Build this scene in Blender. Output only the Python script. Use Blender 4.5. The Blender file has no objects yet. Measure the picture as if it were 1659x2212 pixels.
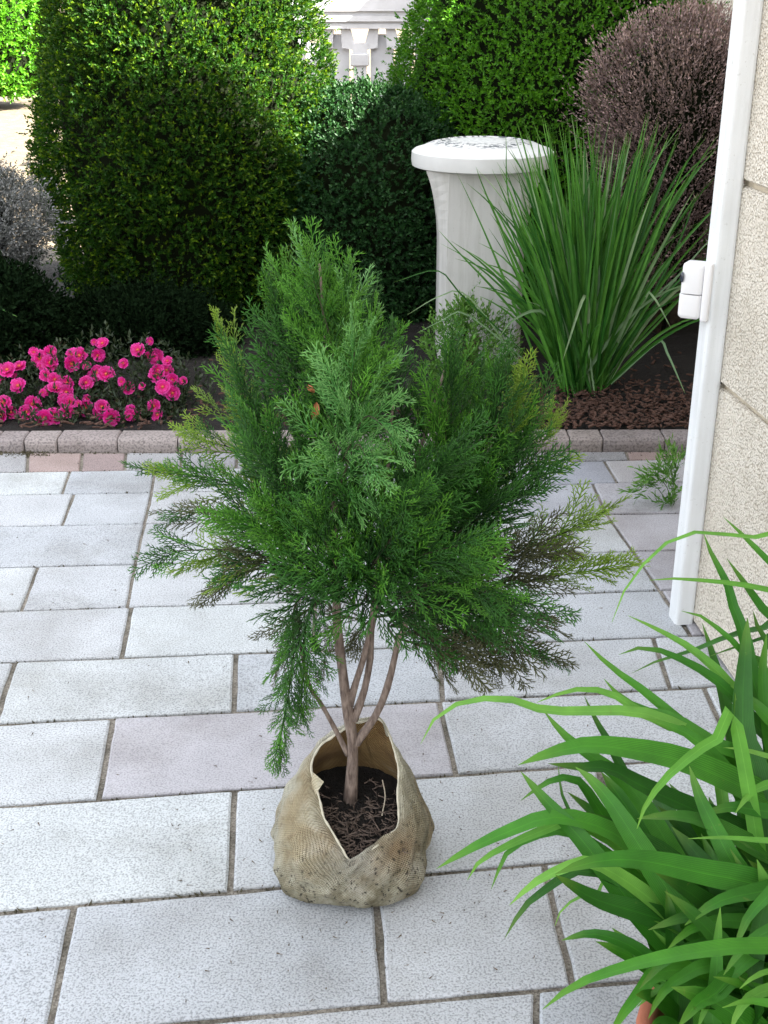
import bpy, math, random
import numpy as np
from mathutils import Vector, Matrix

R = math.radians
SC = bpy.context.scene
COL = SC.collection

# ------------------------------------------------------------------ camera, sky, sun, exposure
CAM_H = 1.5
F_PX, CX, CY = 2589.0, 829.5, 1106.0          # lens in units of a 1659 x 2212 picture
PITCH = math.atan(1106.0 / 2589.0)
cam_d = bpy.data.cameras.new("camera")
cam_d.sensor_fit = 'VERTICAL'
cam_d.sensor_height = 24.0
cam_d.lens = 24.0 * F_PX / 2212.0
cam_d.clip_start = 0.02
cam_d.clip_end = 3000.0
cam = bpy.data.objects.new("camera", cam_d)
cam.location = (0, 0, CAM_H)
cam.rotation_euler = (math.pi / 2 - PITCH, 0, 0)
COL.objects.link(cam)
SC.camera = cam

SUN_EL, SUN_AZ = R(40), R(112)                 # azimuth clockwise from +Y
world = bpy.data.worlds.new("World")
SC.world = world
world.use_nodes = True
wn = world.node_tree
wn.nodes.clear()
sky = wn.nodes.new('ShaderNodeTexSky')
sky.sky_type = 'NISHITA'
sky.sun_disc = False
sky.sun_elevation = SUN_EL
sky.sun_rotation = SUN_AZ
sky.air_density = 1.0
sky.dust_density = 3.0
sky.ozone_density = 1.0
bg = wn.nodes.new('ShaderNodeBackground')
bg.inputs[1].default_value = 0.085
wo = wn.nodes.new('ShaderNodeOutputWorld')
haze = wn.nodes.new('ShaderNodeHueSaturation')   # thin white cloud takes most of the blue out of the sky
haze.inputs['Saturation'].default_value = 0.22
wn.links.new(sky.outputs[0], haze.inputs['Color'])
wn.links.new(haze.outputs[0], bg.inputs[0])
wn.links.new(bg.outputs[0], wo.inputs[0])

sun_d = bpy.data.lights.new("sun", 'SUN')
sun_d.energy = 5.0
sun_d.angle = R(0.6)
sun_d.color = (1.0, 0.95, 0.86)
sun = bpy.data.objects.new("sun", sun_d)
sdir = Vector((math.sin(SUN_AZ) * math.cos(SUN_EL), math.cos(SUN_AZ) * math.cos(SUN_EL), math.sin(SUN_EL)))
sun.rotation_euler = sdir.to_track_quat('Z', 'Y').to_euler()
sun.location = (6, 4, 9)
COL.objects.link(sun)

vs = SC.view_settings
vs.view_transform = 'Standard'
vs.look = 'None'
vs.gamma = 1.0
vs.use_curve_mapping = False
vs.exposure = 3.2
SC.cycles.max_bounces = 8
SC.cycles.diffuse_bounces = 4
SC.cycles.transparent_max_bounces = 8
SC.cycles.use_denoising = True

# ------------------------------------------------------------------ maths helpers
rng = np.random.default_rng(7)
CP, SP = math.cos(PITCH), math.sin(PITCH)

def ray(x, y):
    a, b = (x - CX) / F_PX, -(y - CY) / F_PX
    return np.array([a, CP + b * SP, -SP + b * CP])

def gp(x, y, z=0.0):                     # where the sight line meets the level z
    d = ray(x, y)
    t = (z - CAM_H) / d[2]
    return np.array([d[0] * t, d[1] * t, z])

def at(x, y, Y):                         # where it meets the upright plane at distance Y
    d = ray(x, y)
    t = Y / d[1]
    return np.array([d[0] * t, Y, CAM_H + d[2] * t])

def ad(x, y, dep):                       # a given depth along the lens axis
    d = ray(x, y)
    return np.array([0, 0, CAM_H]) + d * dep

def nrm(v):
    v = np.asarray(v, float)
    n = np.linalg.norm(v, axis=-1, keepdims=True)
    return v / np.maximum(n, 1e-9)

def spline(pts, n):                      # Catmull-Rom through pts, n samples
    p = np.asarray(pts, float)
    if len(p) == 2:
        t = np.linspace(0, 1, n)[:, None]
        return p[0] * (1 - t) + p[1] * t
    q = np.vstack([2 * p[0] - p[1], p, 2 * p[-1] - p[-2]])
    seg = np.linalg.norm(np.diff(p[:, :3], axis=0), axis=1)
    cum = np.concatenate([[0], np.cumsum(seg)])
    out = []
    for s in np.linspace(0, cum[-1], n):
        i = min(int(np.searchsorted(cum, s, side='right')) - 1, len(p) - 2)
        t = (s - cum[i]) / max(seg[i], 1e-9)
        a, b, c, d = q[i], q[i + 1], q[i + 2], q[i + 3]
        out.append(0.5 * (2 * b + (c - a) * t + (2 * a - 5 * b + 4 * c - d) * t * t + (3 * b - a - 3 * c + d) * t ** 3))
    return np.array(out)

# ------------------------------------------------------------------ object helpers
WO = {}

def link(o, parent=None, origin=(0, 0, 0)):
    COL.objects.link(o)
    origin = np.asarray(origin, float)
    WO[o.name] = origin
    if parent is not None:
        o.parent = parent
        o.location = tuple(origin - WO[parent.name])
    else:
        o.location = tuple(origin)
    return o

def tag(o, label=None, cat=None, group=None, kind=None):
    if label: o["label"] = label
    if cat: o["category"] = cat
    if group: o["group"] = group
    if kind: o["kind"] = kind
    return o

def empty(name, loc, label, cat, group=None):
    o = bpy.data.objects.new(name, None)
    o.empty_display_size = 0.1
    link(o, None, loc)
    return tag(o, label, cat, group)

def mesh(name, V, F, mat, smooth=False, attrs=None):
    me = bpy.data.meshes.new(name)
    V = np.asarray(V, float)
    if isinstance(F, np.ndarray) and F.ndim == 2:
        nf, k = F.shape
        me.vertices.add(len(V)); me.vertices.foreach_set('co', V.astype(np.float32).ravel())
        me.loops.add(nf * k); me.loops.foreach_set('vertex_index', F.astype(np.int32).ravel())
        me.polygons.add(nf)
        me.polygons.foreach_set('loop_start', np.arange(0, nf * k, k, dtype=np.int32))
        me.update(calc_edges=True)
    else:
        me.from_pydata(V.tolist(), [], [list(map(int, f)) for f in F])
    if mat is not None:
        me.materials.append(mat)
    if smooth:
        me.polygons.foreach_set('use_smooth', np.ones(len(me.polygons), dtype=bool))
    for k, a in (attrs or {}).items():
        at_ = me.attributes.new(k, 'FLOAT', 'POINT')
        at_.data.foreach_set('value', np.asarray(a, np.float32))
    me.update()
    return me

def obj(name, V, F, mat, parent=None, origin=None, smooth=False, attrs=None):
    V = np.asarray(V, float)
    if origin is None:
        origin = WO[parent.name] if parent is not None else np.array([V[:, 0].mean(), V[:, 1].mean(), V[:, 2].min()])
    me = mesh(name, V - np.asarray(origin, float), F, mat, smooth, attrs)
    o = bpy.data.objects.new(name, me)
    return link(o, parent, origin)

class MB:
    def __init__(s): s.V = []; s.F = []
    def add(s, V, F):
        k = len(s.V)
        s.V.extend([list(map(float, v)) for v in V]); s.F.extend([[i + k for i in f] for f in F])
        return s
    def box(s, c, d, rz=0.0, bev=0.0):
        c = np.asarray(c, float); h = np.asarray(d, float) / 2
        V = []
        if bev <= 0:
            for z in (-1, 1):
                for x, y in ((-1, -1), (1, -1), (1, 1), (-1, 1)): V.append([x * h[0], y * h[1], z * h[2]])
            F = [[3, 2, 1, 0], [4, 5, 6, 7]] + [[i, (i + 1) % 4, 4 + (i + 1) % 4, 4 + i] for i in range(4)]
        else:
            def ring(ix, z, cut):
                a, b = h[0] - ix, h[1] - ix; k = cut
                return [[-a + k, -b, z], [a - k, -b, z], [a, -b + k, z], [a, b - k, z], [a - k, b, z], [-a + k, b, z], [-a, b - k, z], [-a, -b + k, z]]
            V = ring(bev, -h[2], bev * .4) + ring(0, -h[2] + bev, bev * .7) + ring(0, h[2] - bev, bev * .7) + ring(bev, h[2], bev * .4)
            F = [list(range(7, -1, -1)), list(range(24, 32))]
            for r in range(3):
                F += [[r * 8 + i, r * 8 + (i + 1) % 8, r * 8 + 8 + (i + 1) % 8, r * 8 + 8 + i] for i in range(8)]
        V = np.array(V)
        if rz:
            ca, sa = math.cos(rz), math.sin(rz)
            V = np.stack([V[:, 0] * ca - V[:, 1] * sa, V[:, 0] * sa + V[:, 1] * ca, V[:, 2]], 1)
        return s.add(V + c, F)
    def loft(s, rings, cap0=True, cap1=True):
        n = len(rings[0]); k = len(s.V)
        for r in rings: s.V.extend([list(map(float, v)) for v in r])
        for j in range(len(rings) - 1):
            for i in range(n):
                s.F.append([k + j * n + i, k + j * n + (i + 1) % n, k + (j + 1) * n + (i + 1) % n, k + (j + 1) * n + i])
        if cap0: s.F.append([k + i for i in range(n - 1, -1, -1)])
        if cap1: s.F.append([k + (len(rings) - 1) * n + i for i in range(n)])
        return s
    def tube(s, pts, rad, n=8):
        pts = np.asarray(pts, float); m = len(pts)
        rad = np.broadcast_to(np.asarray(rad, float), (m,))
        tan = nrm(np.gradient(pts, axis=0))
        ref = np.array([0.3, 0.9, 0.1]) if abs(tan[0][2]) > .7 else np.array([0, 0, 1.0])
        rings = []
        for i in range(m):
            u = nrm(np.cross(tan[i], ref)); w = np.cross(u, tan[i])
            a = np.linspace(0, 2 * math.pi, n, endpoint=False)
            rings.append(pts[i] + rad[i] * (np.cos(a)[:, None] * u + np.sin(a)[:, None] * w))
        return s.loft(rings)
    def build(s, name, mat, parent=None, origin=None, smooth=False):
        return obj(name, s.V, s.F, mat, parent, origin, smooth)

# ------------------------------------------------------------------ materials
MATS = {}

def newmat(name):
    m = bpy.data.materials.new(name); m.use_nodes = True
    MATS[name] = m
    nt = m.node_tree
    return m, nt, nt.nodes['Principled BSDF'], nt.nodes['Material Output']

def nd(nt, t, **kw):
    n = nt.nodes.new(t)
    for k, v in kw.items():
        if k.startswith('i_'):
            key = k[2:]
            n.inputs[int(key) if key.isdigit() else key].default_value = v
        else: setattr(n, k, v)
    return n

def pos(nt, world_space=True):
    if world_space: return nd(nt, 'ShaderNodeNewGeometry').outputs['Position']
    return nd(nt, 'ShaderNodeTexCoord').outputs['Object']

def noise(nt, vec, scale, detail=4, rough=.55, out='Fac'):
    n = nd(nt, 'ShaderNodeTexNoise'); n.inputs['Scale'].default_value = scale
    n.inputs['Detail'].default_value = detail; n.inputs['Roughness'].default_value = rough
    nt.links.new(vec, n.inputs['Vector']); return n.outputs[out]

def ramp(nt, fac, stops):
    r = nd(nt, 'ShaderNodeValToRGB'); e = r.color_ramp.elements
    while len(e) > 1: e.remove(e[-1])
    for i, (p, c) in enumerate(stops):
        el = e[0] if i == 0 else e.new(p)
        el.position = p; el.color = (*c, 1) if len(c) == 3 else c
    nt.links.new(fac, r.inputs[0]); return r.outputs[0]

def mixc(nt, fac, a, b, mode='MIX'):
    m = nd(nt, 'ShaderNodeMix', data_type='RGBA', blend_type=mode)
    for s, v in ((0, fac), (6, a), (7, b)):
        if hasattr(v, 'is_linked'): nt.links.new(v, m.inputs[s])
        else: m.inputs[s].default_value = v if s == 0 else (*v, 1)
    return m.outputs[2]

def math_(nt, op, a, b=0.0, c=None):
    m = nd(nt, 'ShaderNodeMath', operation=op)
    for i, v in enumerate((a, b) if c is None else (a, b, c)):
        if hasattr(v, 'is_linked'): nt.links.new(v, m.inputs[i])
        else: m.inputs[i].default_value = v
    return m.outputs[0]

def bump(nt, h, strength, dist, bs):
    b = nd(nt, 'ShaderNodeBump'); b.inputs['Strength'].default_value = strength; b.inputs['Distance'].default_value = dist
    nt.links.new(h, b.inputs['Height']); nt.links.new(b.outputs[0], bs.inputs['Normal']); return b

def attr(nt, name):
    return nd(nt, 'ShaderNodeAttribute', attribute_name=name).outputs['Fac']

def simple(name, col, rough=.6, var=.15, scale=20, bumps=0.0, spec=.5):
    m, nt, bs, _ = newmat(name)
    f = noise(nt, pos(nt), scale)
    c = ramp(nt, f, [(.25, tuple(x * (1 - var) for x in col)), (.75, tuple(min(1, x * (1 + var)) for x in col))])
    nt.links.new(c, bs.inputs['Base Color'])
    bs.inputs['Roughness'].default_value = rough
    bs.inputs['Specular IOR Level'].default_value = spec
    if bumps: bump(nt, noise(nt, pos(nt), scale * 6, 3), bumps, .004, bs)
    return m

def leafmat(name, dark, light, tip=None, rough=.45, trans=.25, spec=.4, patch=None):
    """foliage: colour per leaf from attribute rnd, young growth and painted frond shading from attribute tip, light through thin blades"""
    m, nt, bs, out = newmat(name)
    c = ramp(nt, attr(nt, 'rnd'), [(0, dark), (1, light)])
    if tip is not None:
        c = mixc(nt, attr(nt, 'tip'), c, tip)
    nt.links.new(c, bs.inputs['Base Color'])
    bs.inputs['Roughness'].default_value = rough
    bs.inputs['Specular IOR Level'].default_value = spec
    tr = nd(nt, 'ShaderNodeBsdfTranslucent')
    tc = mixc(nt, .6, c, (.9, 1.0, .25), 'MULTIPLY')
    nt.links.new(tc, tr.inputs[0])
    mx = nd(nt, 'ShaderNodeMixShader'); mx.inputs[0].default_value = trans
    nt.links.new(bs.outputs[0], mx.inputs[1]); nt.links.new(tr.outputs[0], mx.inputs[2])
    nt.links.new(mx.outputs[0], out.inputs[0])
    return m

def stone(name, col, speck=.42, bstr=.42, fine=250):
    """bush-hammered slab: pitted, pale, each stone a little different"""
    m, nt, bs, _ = newmat(name)
    p = pos(nt)
    rnd = nd(nt, 'ShaderNodeObjectInfo').outputs['Random']
    big = noise(nt, p, 5, 4, .6)
    fn = noise(nt, p, fine, 2, .5)
    c = ramp(nt, big, [(.3, tuple(x * .84 for x in col)), (.7, col)])
    sp = ramp(nt, fn, [(.36, (1 - speck,) * 3), (.52, (1, 1, 1)), (.7, (1.06,) * 3)])
    c = mixc(nt, 1.0, c, sp, 'MULTIPLY')
    rv = ramp(nt, rnd, [(0, (.86, .87, .9)), (.5, (.98, .97, .98)), (1, (1.04, 1.05, 1.04))])
    c = mixc(nt, 1.0, c, rv, 'MULTIPLY')
    st = ramp(nt, noise(nt, p, 1.9, 6, .65), [(.36, (.70, .68, .65)), (.52, (1, 1, 1))])
    c = mixc(nt, .8, c, st, 'MULTIPLY')
    drop = ramp(nt, noise(nt, p, 38, 3, .6), [(.70, (0, 0, 0)), (.76, (1, 1, 1))])
    c = mixc(nt, math_(nt, 'MULTIPLY', drop, .35), c, (.16, .14, .11))
    nt.links.new(c, bs.inputs['Base Color'])
    bs.inputs['Roughness'].default_value = .72
    bs.inputs['Specular IOR Level'].default_value = .35
    h = math_(nt, 'ADD', fn, math_(nt, 'MULTIPLY', noise(nt, p, 60, 3), .6))
    bump(nt, h, bstr, .004, bs)
    return m

M_slab = stone("slab_pale", (.585, .61, .625))
M_slab_mauve = stone("slab_mauve", (.50, .49, .515), speck=.3, bstr=.25)
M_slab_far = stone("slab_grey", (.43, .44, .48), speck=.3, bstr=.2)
M_brick_pink = stone("brick_pink", (.40, .31, .29), speck=.4)
M_brick_grey = stone("brick_grey", (.40, .40, .41), speck=.45)
M_kerb = stone("kerb_stone", (.34, .295, .28), speck=.45, fine=140)

def m_mortar():
    m, nt, bs, _ = newmat("joint_mortar")
    p = pos(nt)
    c = ramp(nt, noise(nt, p, 220, 3, .6), [(.3, (.10, .085, .068)), (.5, (.26, .23, .19)), (.7, (.42, .39, .33))])
    c = mixc(nt, 1.0, c, ramp(nt, noise(nt, p, 9, 4), [(.35, (.45, .45, .42)), (.6, (1, 1, 1))]), 'MULTIPLY')
    nt.links.new(c, bs.inputs['Base Color']); bs.inputs['Roughness'].default_value = .95
    bump(nt, noise(nt, p, 260, 3), .8, .004, bs)
    return m
M_mortar = m_mortar()

def m_soil(name, stops, sc=70):
    m, nt, bs, _ = newmat(name)
    p = pos(nt)
    nt.links.new(ramp(nt, noise(nt, p, sc, 5, .65), stops), bs.inputs['Base Color'])
    bs.inputs['Roughness'].default_value = .95
    bump(nt, noise(nt, p, sc * .8, 5, .7), 1.0, .02, bs)
    return m
M_soil = m_soil("dark_soil", [(.3, (.003, .002, .0015)), (.6, (.011, .0075, .005)), (.8, (.032, .022, .016))])
M_ground = m_soil("pale_gravel", [(.3, (.07, .05, .03)), (.6, (.13, .10, .062)), (.8, (.20, .155, .10))], 9)

M_bark_chip = simple("bark_chip", (.075, .036, .024), .9, .6, 60)
M_plastic = simple("white_plastic", (.78, .77, .77), .32, .02, 5)
M_plastic_dark = simple("dark_lens", (.03, .035, .05), .12, .1, 5)
M_roof = simple("roof_sheet", (.16, .15, .15), .7, .2, 4)
def m_weathered(name, col, streak=.3, rough=.7):
    m, nt, bs, _ = newmat(name)
    p = pos(nt)
    mp = nd(nt, 'ShaderNodeMapping'); mp.inputs['Scale'].default_value = (1, 1, .07)
    nt.links.new(p, mp.inputs[0])
    c = ramp(nt, noise(nt, p, 5, 5, .6), [(.3, tuple(x * .88 for x in col)), (.65, col)])
    c = mixc(nt, 1.0, c, ramp(nt, noise(nt, mp.outputs[0], 34, 4, .6), [(.30, (1 - streak, 1 - streak, 1 - streak * 1.15)), (.56, (1, 1, 1))]), 'MULTIPLY')
    c = mixc(nt, math_(nt, 'MULTIPLY', ramp(nt, noise(nt, p, 80, 4, .7), [(.62, (0, 0, 0)), (.7, (1, 1, 1))]), .35), c, (.25, .23, .19))
    nt.links.new(c, bs.inputs['Base Color']); bs.inputs['Roughness'].default_value = rough
    bump(nt, noise(nt, p, 90, 4, .6), .3, .003, bs)
    return m
M_cast = m_weathered("cast_stone_white", (.60, .59, .565), .18)
M_white_paint = m_weathered("white_trim", (.80, .82, .83), .10, .4)
M_balu = simple("balustrade_stone", (.55, .55, .57), .8, .14, 6, .4)
M_render_wall = simple("pale_render", (.5, .51, .53), .85, .06, 2)
M_core = simple("crown_shade_core", (.006, .009, .003), 1.0, .3, 30, 0, .1)  # near-black colour paints the shade inside the crowns
M_bark = simple("brown_bark", (.075, .05, .034), .9, .4, 60, .6)

def m_stem():
    m, nt, bs, _ = newmat("tree_bark")
    p = pos(nt)
    mp = nd(nt, 'ShaderNodeMapping'); mp.inputs['Scale'].default_value = (1, 1, .25)
    nt.links.new(p, mp.inputs[0])
    c = ramp(nt, noise(nt, mp.outputs[0], 160, 4, .6), [(.3, (.085, .058, .045)), (.55, (.22, .165, .135)), (.75, (.33, .265, .22))])
    nt.links.new(c, bs.inputs['Base Color']); bs.inputs['Roughness'].default_value = .8
    bump(nt, noise(nt, mp.outputs[0], 200, 3), .6, .003, bs)
    return m
M_stem = m_stem()
M_twig = simple("green_twig", (.035, .04, .015), .8, .4, 80)

def m_pebble():
    m, nt, bs, _ = newmat("pebble_dash")
    p = pos(nt)
    v = nd(nt, 'ShaderNodeTexVoronoi'); v.inputs['Scale'].default_value = 175
    v.inputs['Randomness'].default_value = 1
    nt.links.new(p, v.inputs['Vector'])
    d = v.outputs['Distance']
    c = ramp(nt, d, [(.0, (.82, .76, .66)), (.56, (.79, .735, .635)), (.80, (.56, .495, .40))])
    bw = nd(nt, 'ShaderNodeRGBToBW'); nt.links.new(v.outputs['Color'], bw.inputs[0])
    c2 = mixc(nt, .5, c, ramp(nt, bw.outputs[0], [(.2, (.8, .78, .74)), (.6, (1, 1, 1))]), 'MULTIPLY')
    c2 = mixc(nt, 1.0, c2, ramp(nt, noise(nt, p, 4, 4), [(.3, (.86, .85, .83)), (.65, (1, 1, 1))]), 'MULTIPLY')
    nt.links.new(c2, bs.inputs['Base Color']); bs.inputs['Roughness'].default_value = .85
    h = ramp(nt, d, [(0, (1, 1, 1)), (.45, (.8, .8, .8)), (.85, (0, 0, 0))])
    bump(nt, h, .9, .006, bs)
    return m
M_pebble = m_pebble()
M_wall_joint = simple("wall_joint", (.50, .44, .34), .95, .2, 40, .5)

def m_sack(name, inner=False):
    m, nt, bs, _ = newmat(name)
    p = pos(nt)
    u, w = attr(nt, 'su'), attr(nt, 'sv')
    wu = math_(nt, 'SINE', math_(nt, 'MULTIPLY', u, 800.0))
    wv = math_(nt, 'SINE', math_(nt, 'MULTIPLY', w, 500.0))
    weave = math_(nt, 'MULTIPLY', wu, wv)
    wf = math_(nt, 'MULTIPLY_ADD', weave, .5, .5)
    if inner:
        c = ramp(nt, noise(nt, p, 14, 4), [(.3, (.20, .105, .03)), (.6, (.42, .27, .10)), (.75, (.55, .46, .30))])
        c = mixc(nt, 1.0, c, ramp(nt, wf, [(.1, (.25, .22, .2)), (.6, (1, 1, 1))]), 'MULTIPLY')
    else:
        c = ramp(nt, noise(nt, p, 6, 4, .5), [(.3, (.52, .48, .33)), (.5, (.68, .645, .50)), (.7, (.78, .755, .66))])
        ochre = ramp(nt, noise(nt, p, 9, 3, .5), [(.5, (0, 0, 0)), (.66, (1, 1, 1))])
        c = mixc(nt, math_(nt, 'MULTIPLY', ochre, .6), c, (.42, .29, .12))
        low = ramp(nt, attr(nt, 'dirt'), [(0, (0, 0, 0)), (1, (1, 1, 1))])
        lown = math_(nt, 'MULTIPLY', low, ramp(nt, noise(nt, p, 16, 5, .7), [(.35, (0, 0, 0)), (.6, (1, 1, 1))]))
        c = mixc(nt, math_(nt, 'MULTIPLY', lown, .85), c, (.20, .175, .09))
        fl = ramp(nt, attr(nt, 'fold'), [(0, (0, 0, 0)), (1, (1, 1, 1))])
        c = mixc(nt, math_(nt, 'MULTIPLY', fl, .7), c, (.34, .20, .075))
        speck = ramp(nt, noise(nt, p, 110, 4, .75), [(.56, (0, 0, 0)), (.63, (1, 1, 1))])
        speck = math_(nt, 'MULTIPLY', speck, math_(nt, 'MULTIPLY_ADD', low, .9, .15))
        c = mixc(nt, speck, c, (.03, .026, .016))
        c = mixc(nt, .8, c, ramp(nt, wf, [(.05, (.55, .51, .43)), (.55, (1, 1, 1))]), 'MULTIPLY')
        c = mixc(nt, .6, c, ramp(nt, noise(nt, p, 34, 5, .7), [(.36, (.62, .58, .5)), (.55, (1, 1, 1))]), 'MULTIPLY')
    nt.links.new(c, bs.inputs['Base Color']); bs.inputs['Roughness'].default_value = .9
    h = math_(nt, 'ADD', weave, math_(nt, 'MULTIPLY', noise(nt, p, 50, 4), 1.2))
    bump(nt, h, .8, .004, bs)
    return m
M_sack, M_sack_in = m_sack("woven_sack"), m_sack("woven_sack_inside", True)
M_terracotta = simple("terracotta", (.40, .13, .07), .8, .15, 15, .3)

def m_strap(name, base, light, veins=46.0, trans=.22, gloss=.5):
    m, nt, bs, out = newmat(name)
    ac = attr(nt, 'across')
    rnd = nd(nt, 'ShaderNodeObjectInfo').outputs['Random']
    ln = math_(nt, 'MULTIPLY_ADD', math_(nt, 'SINE', math_(nt, 'MULTIPLY', ac, veins)), .5, .5)
    c = ramp(nt, rnd, [(0, base), (1, light)])
    c = mixc(nt, math_(nt, 'MULTIPLY', ln, .5), c, tuple(x * .6 for x in base))
    blot = ramp(nt, noise(nt, pos(nt), 70, 4, .7), [(.66, (0, 0, 0)), (.74, (1, 1, 1))])
    c = mixc(nt, math_(nt, 'MULTIPLY', blot, .3), c, (.20, .22, .05))
    mid = ramp(nt, math_(nt, 'ABSOLUTE', ac), [(0, (1, 1, 1)), (.1, (0, 0, 0))])
    c = mixc(nt, math_(nt, 'MULTIPLY', mid, .22), c, tuple(min(1, x * 1.5) for x in light))
    pn = ramp(nt, noise(nt, pos(nt), 26, 4), [(.3, (.72, .78, .7)), (.7, (1.1, 1.08, 1.0))])
    c = mixc(nt, 1.0, c, pn, 'MULTIPLY')
    tipf = ramp(nt, attr(nt, 'along'), [(.9, (0, 0, 0)), (1, (1, 1, 1))])
    c = mixc(nt, math_(nt, 'MULTIPLY', tipf, .3), c, (.26, .40, .06))
    nt.links.new(c, bs.inputs['Base Color'])
    bs.inputs['Roughness'].default_value = gloss; bs.inputs['Specular IOR Level'].default_value = .35
    bump(nt, ln, .18, .001, bs)
    tr = nd(nt, 'ShaderNodeBsdfTranslucent')
    nt.links.new(mixc(nt, .6, c, (.9, 1, .25), 'MULTIPLY'), tr.inputs[0])
    mx = nd(nt, 'ShaderNodeMixShader'); mx.inputs[0].default_value = trans
    nt.links.new(bs.outputs[0], mx.inputs[1]); nt.links.new(tr.outputs[0], mx.inputs[2])
    nt.links.new(mx.outputs[0], out.inputs[0])
    return m
M_strap = m_strap("strap_leaf", (.030, .17, .010), (.070, .28, .020), 46, .17)
M_strap_dark = m_strap("strap_leaf_deep", (.020, .115, .009), (.045, .19, .016), 46, .17)
M_strap_pale = m_strap("strap_leaf_pale", (.12, .36, .045), (.20, .45, .08))
M_blade = m_strap("grass_blade", (.022, .12, .018), (.13, .36, .05), 12, .25, .42)
M_blade_pale = m_strap("grass_blade_pale", (.22, .36, .20), (.34, .46, .26), 12, .2, .5)

M_fol = [
    leafmat("frond_yellow_green", (.07, .18, .010), (.15, .31, .02), (.36, .52, .06), .55, .26),
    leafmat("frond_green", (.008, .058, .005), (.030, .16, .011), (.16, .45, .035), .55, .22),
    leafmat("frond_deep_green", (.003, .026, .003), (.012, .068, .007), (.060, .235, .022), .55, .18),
    leafmat("frond_fresh_green", (.022, .13, .020), (.058, .25, .038), (.25, .54, .15), .5, .22),
    leafmat("frond_olive_brown", (.030, .042, .014), (.072, .085, .032), (.15, .155, .07), .7, .16),
]
M_hedge = leafmat("hedge_leaf", (.005, .028, .003), (.028, .10, .006), (.22, .34, .008), .55, .38, .2)
M_hedge2 = leafmat("hedge_leaf_fresh", (.028, .13, .005), (.095, .29, .010), (.19, .40, .014), .5, .3, .35)
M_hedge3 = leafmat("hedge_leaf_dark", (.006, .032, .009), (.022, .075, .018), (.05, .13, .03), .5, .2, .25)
M_shade_paint = leafmat("shade_paint_leaf", (.0025, .008, .003), (.007, .018, .006), (.014, .03, .01), .9, .1, .05)  # near-black leaf colour stands in for deep shade under the hedges
M_purple = leafmat("purple_leaf", (.07, .045, .045), (.27, .19, .18), (.62, .44, .42), .6, .2)
M_silver = leafmat("silver_leaf", (.05, .055, .05), (.19, .20, .20), (.42, .42, .44), .6, .15)
M_bushleaf = leafmat("bush_leaf", (.010, .022, .008), (.035, .055, .02), (.07, .085, .04), .5, .2)
M_weed = leafmat("weed_leaf", (.06, .18, .02), (.13, .30, .05), (.25, .40, .09), .5, .3)

def m_petal():
    m, nt, bs, out = newmat("pink_petal")
    al = attr(nt, 'along')
    c = ramp(nt, al, [(0, (.50, .0, .05)), (.35, (.66, .002, .15)), (.75, (.68, .006, .23)), (1, (.78, .06, .40))])
    orr = nd(nt, 'ShaderNodeObjectInfo').outputs['Random']
    c = mixc(nt, 1.0, c, ramp(nt, orr, [(0, (.72, .75, .75)), (.6, (1, 1, 1)), (1, (1.08, 1.3, 1.15))]), 'MULTIPLY')
    nt.links.new(c, bs.inputs['Base Color']); bs.inputs['Roughness'].default_value = .6
    bump(nt, noise(nt, pos(nt), 300, 2), .3, .002, bs)
    tr = nd(nt, 'ShaderNodeBsdfTranslucent'); nt.links.new(c, tr.inputs[0])
    mx = nd(nt, 'ShaderNodeMixShader'); mx.inputs[0].default_value = .3
    nt.links.new(bs.outputs[0], mx.inputs[1]); nt.links.new(tr.outputs[0], mx.inputs[2])
    nt.links.new(mx.outputs[0], out.inputs[0])
    return m
M_petal = m_petal()
M_flower_eye = simple("flower_eye", (.45, .10, .04), .8, .4, 300)

# ------------------------------------------------------------------ ground and bed
S = 400.0
tag(obj("ground", [(-S, -20, -.06), (S, -20, -.06), (S, 900, -.06), (-S, 900, -.06)], [[0, 1, 2, 3]], M_ground, origin=(0, 0, -.06)),
    "pale gravelly ground stretching away behind the hedges", "ground", kind='structure')

def bed_sheet():
    nx, ny = 90, 44
    xs = np.linspace(-4.2, 3.2, nx); ys = np.linspace(4.15, 7.8, ny)
    X, Y = np.meshgrid(xs, ys)
    Z = .028 + .012 * np.sin(X * 7.1 + Y * 3) * np.sin(Y * 9.3 + X) + rng.normal(0, .006, X.shape)
    Z[-1] = -.07; Z[:, 0] = -.07; Z[:, -1] = -.07; Z[0] = .03
    V = np.stack([X.ravel(), Y.ravel(), Z.ravel()], 1)
    i = np.arange(nx * ny).reshape(ny, nx)
    F = np.stack([i[:-1, :-1].ravel(), i[:-1, 1:].ravel(), i[1:, 1:].ravel(), i[1:, :-1].ravel()], 1)
    tag(obj("flower_bed", V, F, M_soil, origin=(0, 4.2, 0), smooth=True), "dark soil bed behind the kerb", "soil bed", kind='structure')
bed_sheet()

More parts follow.
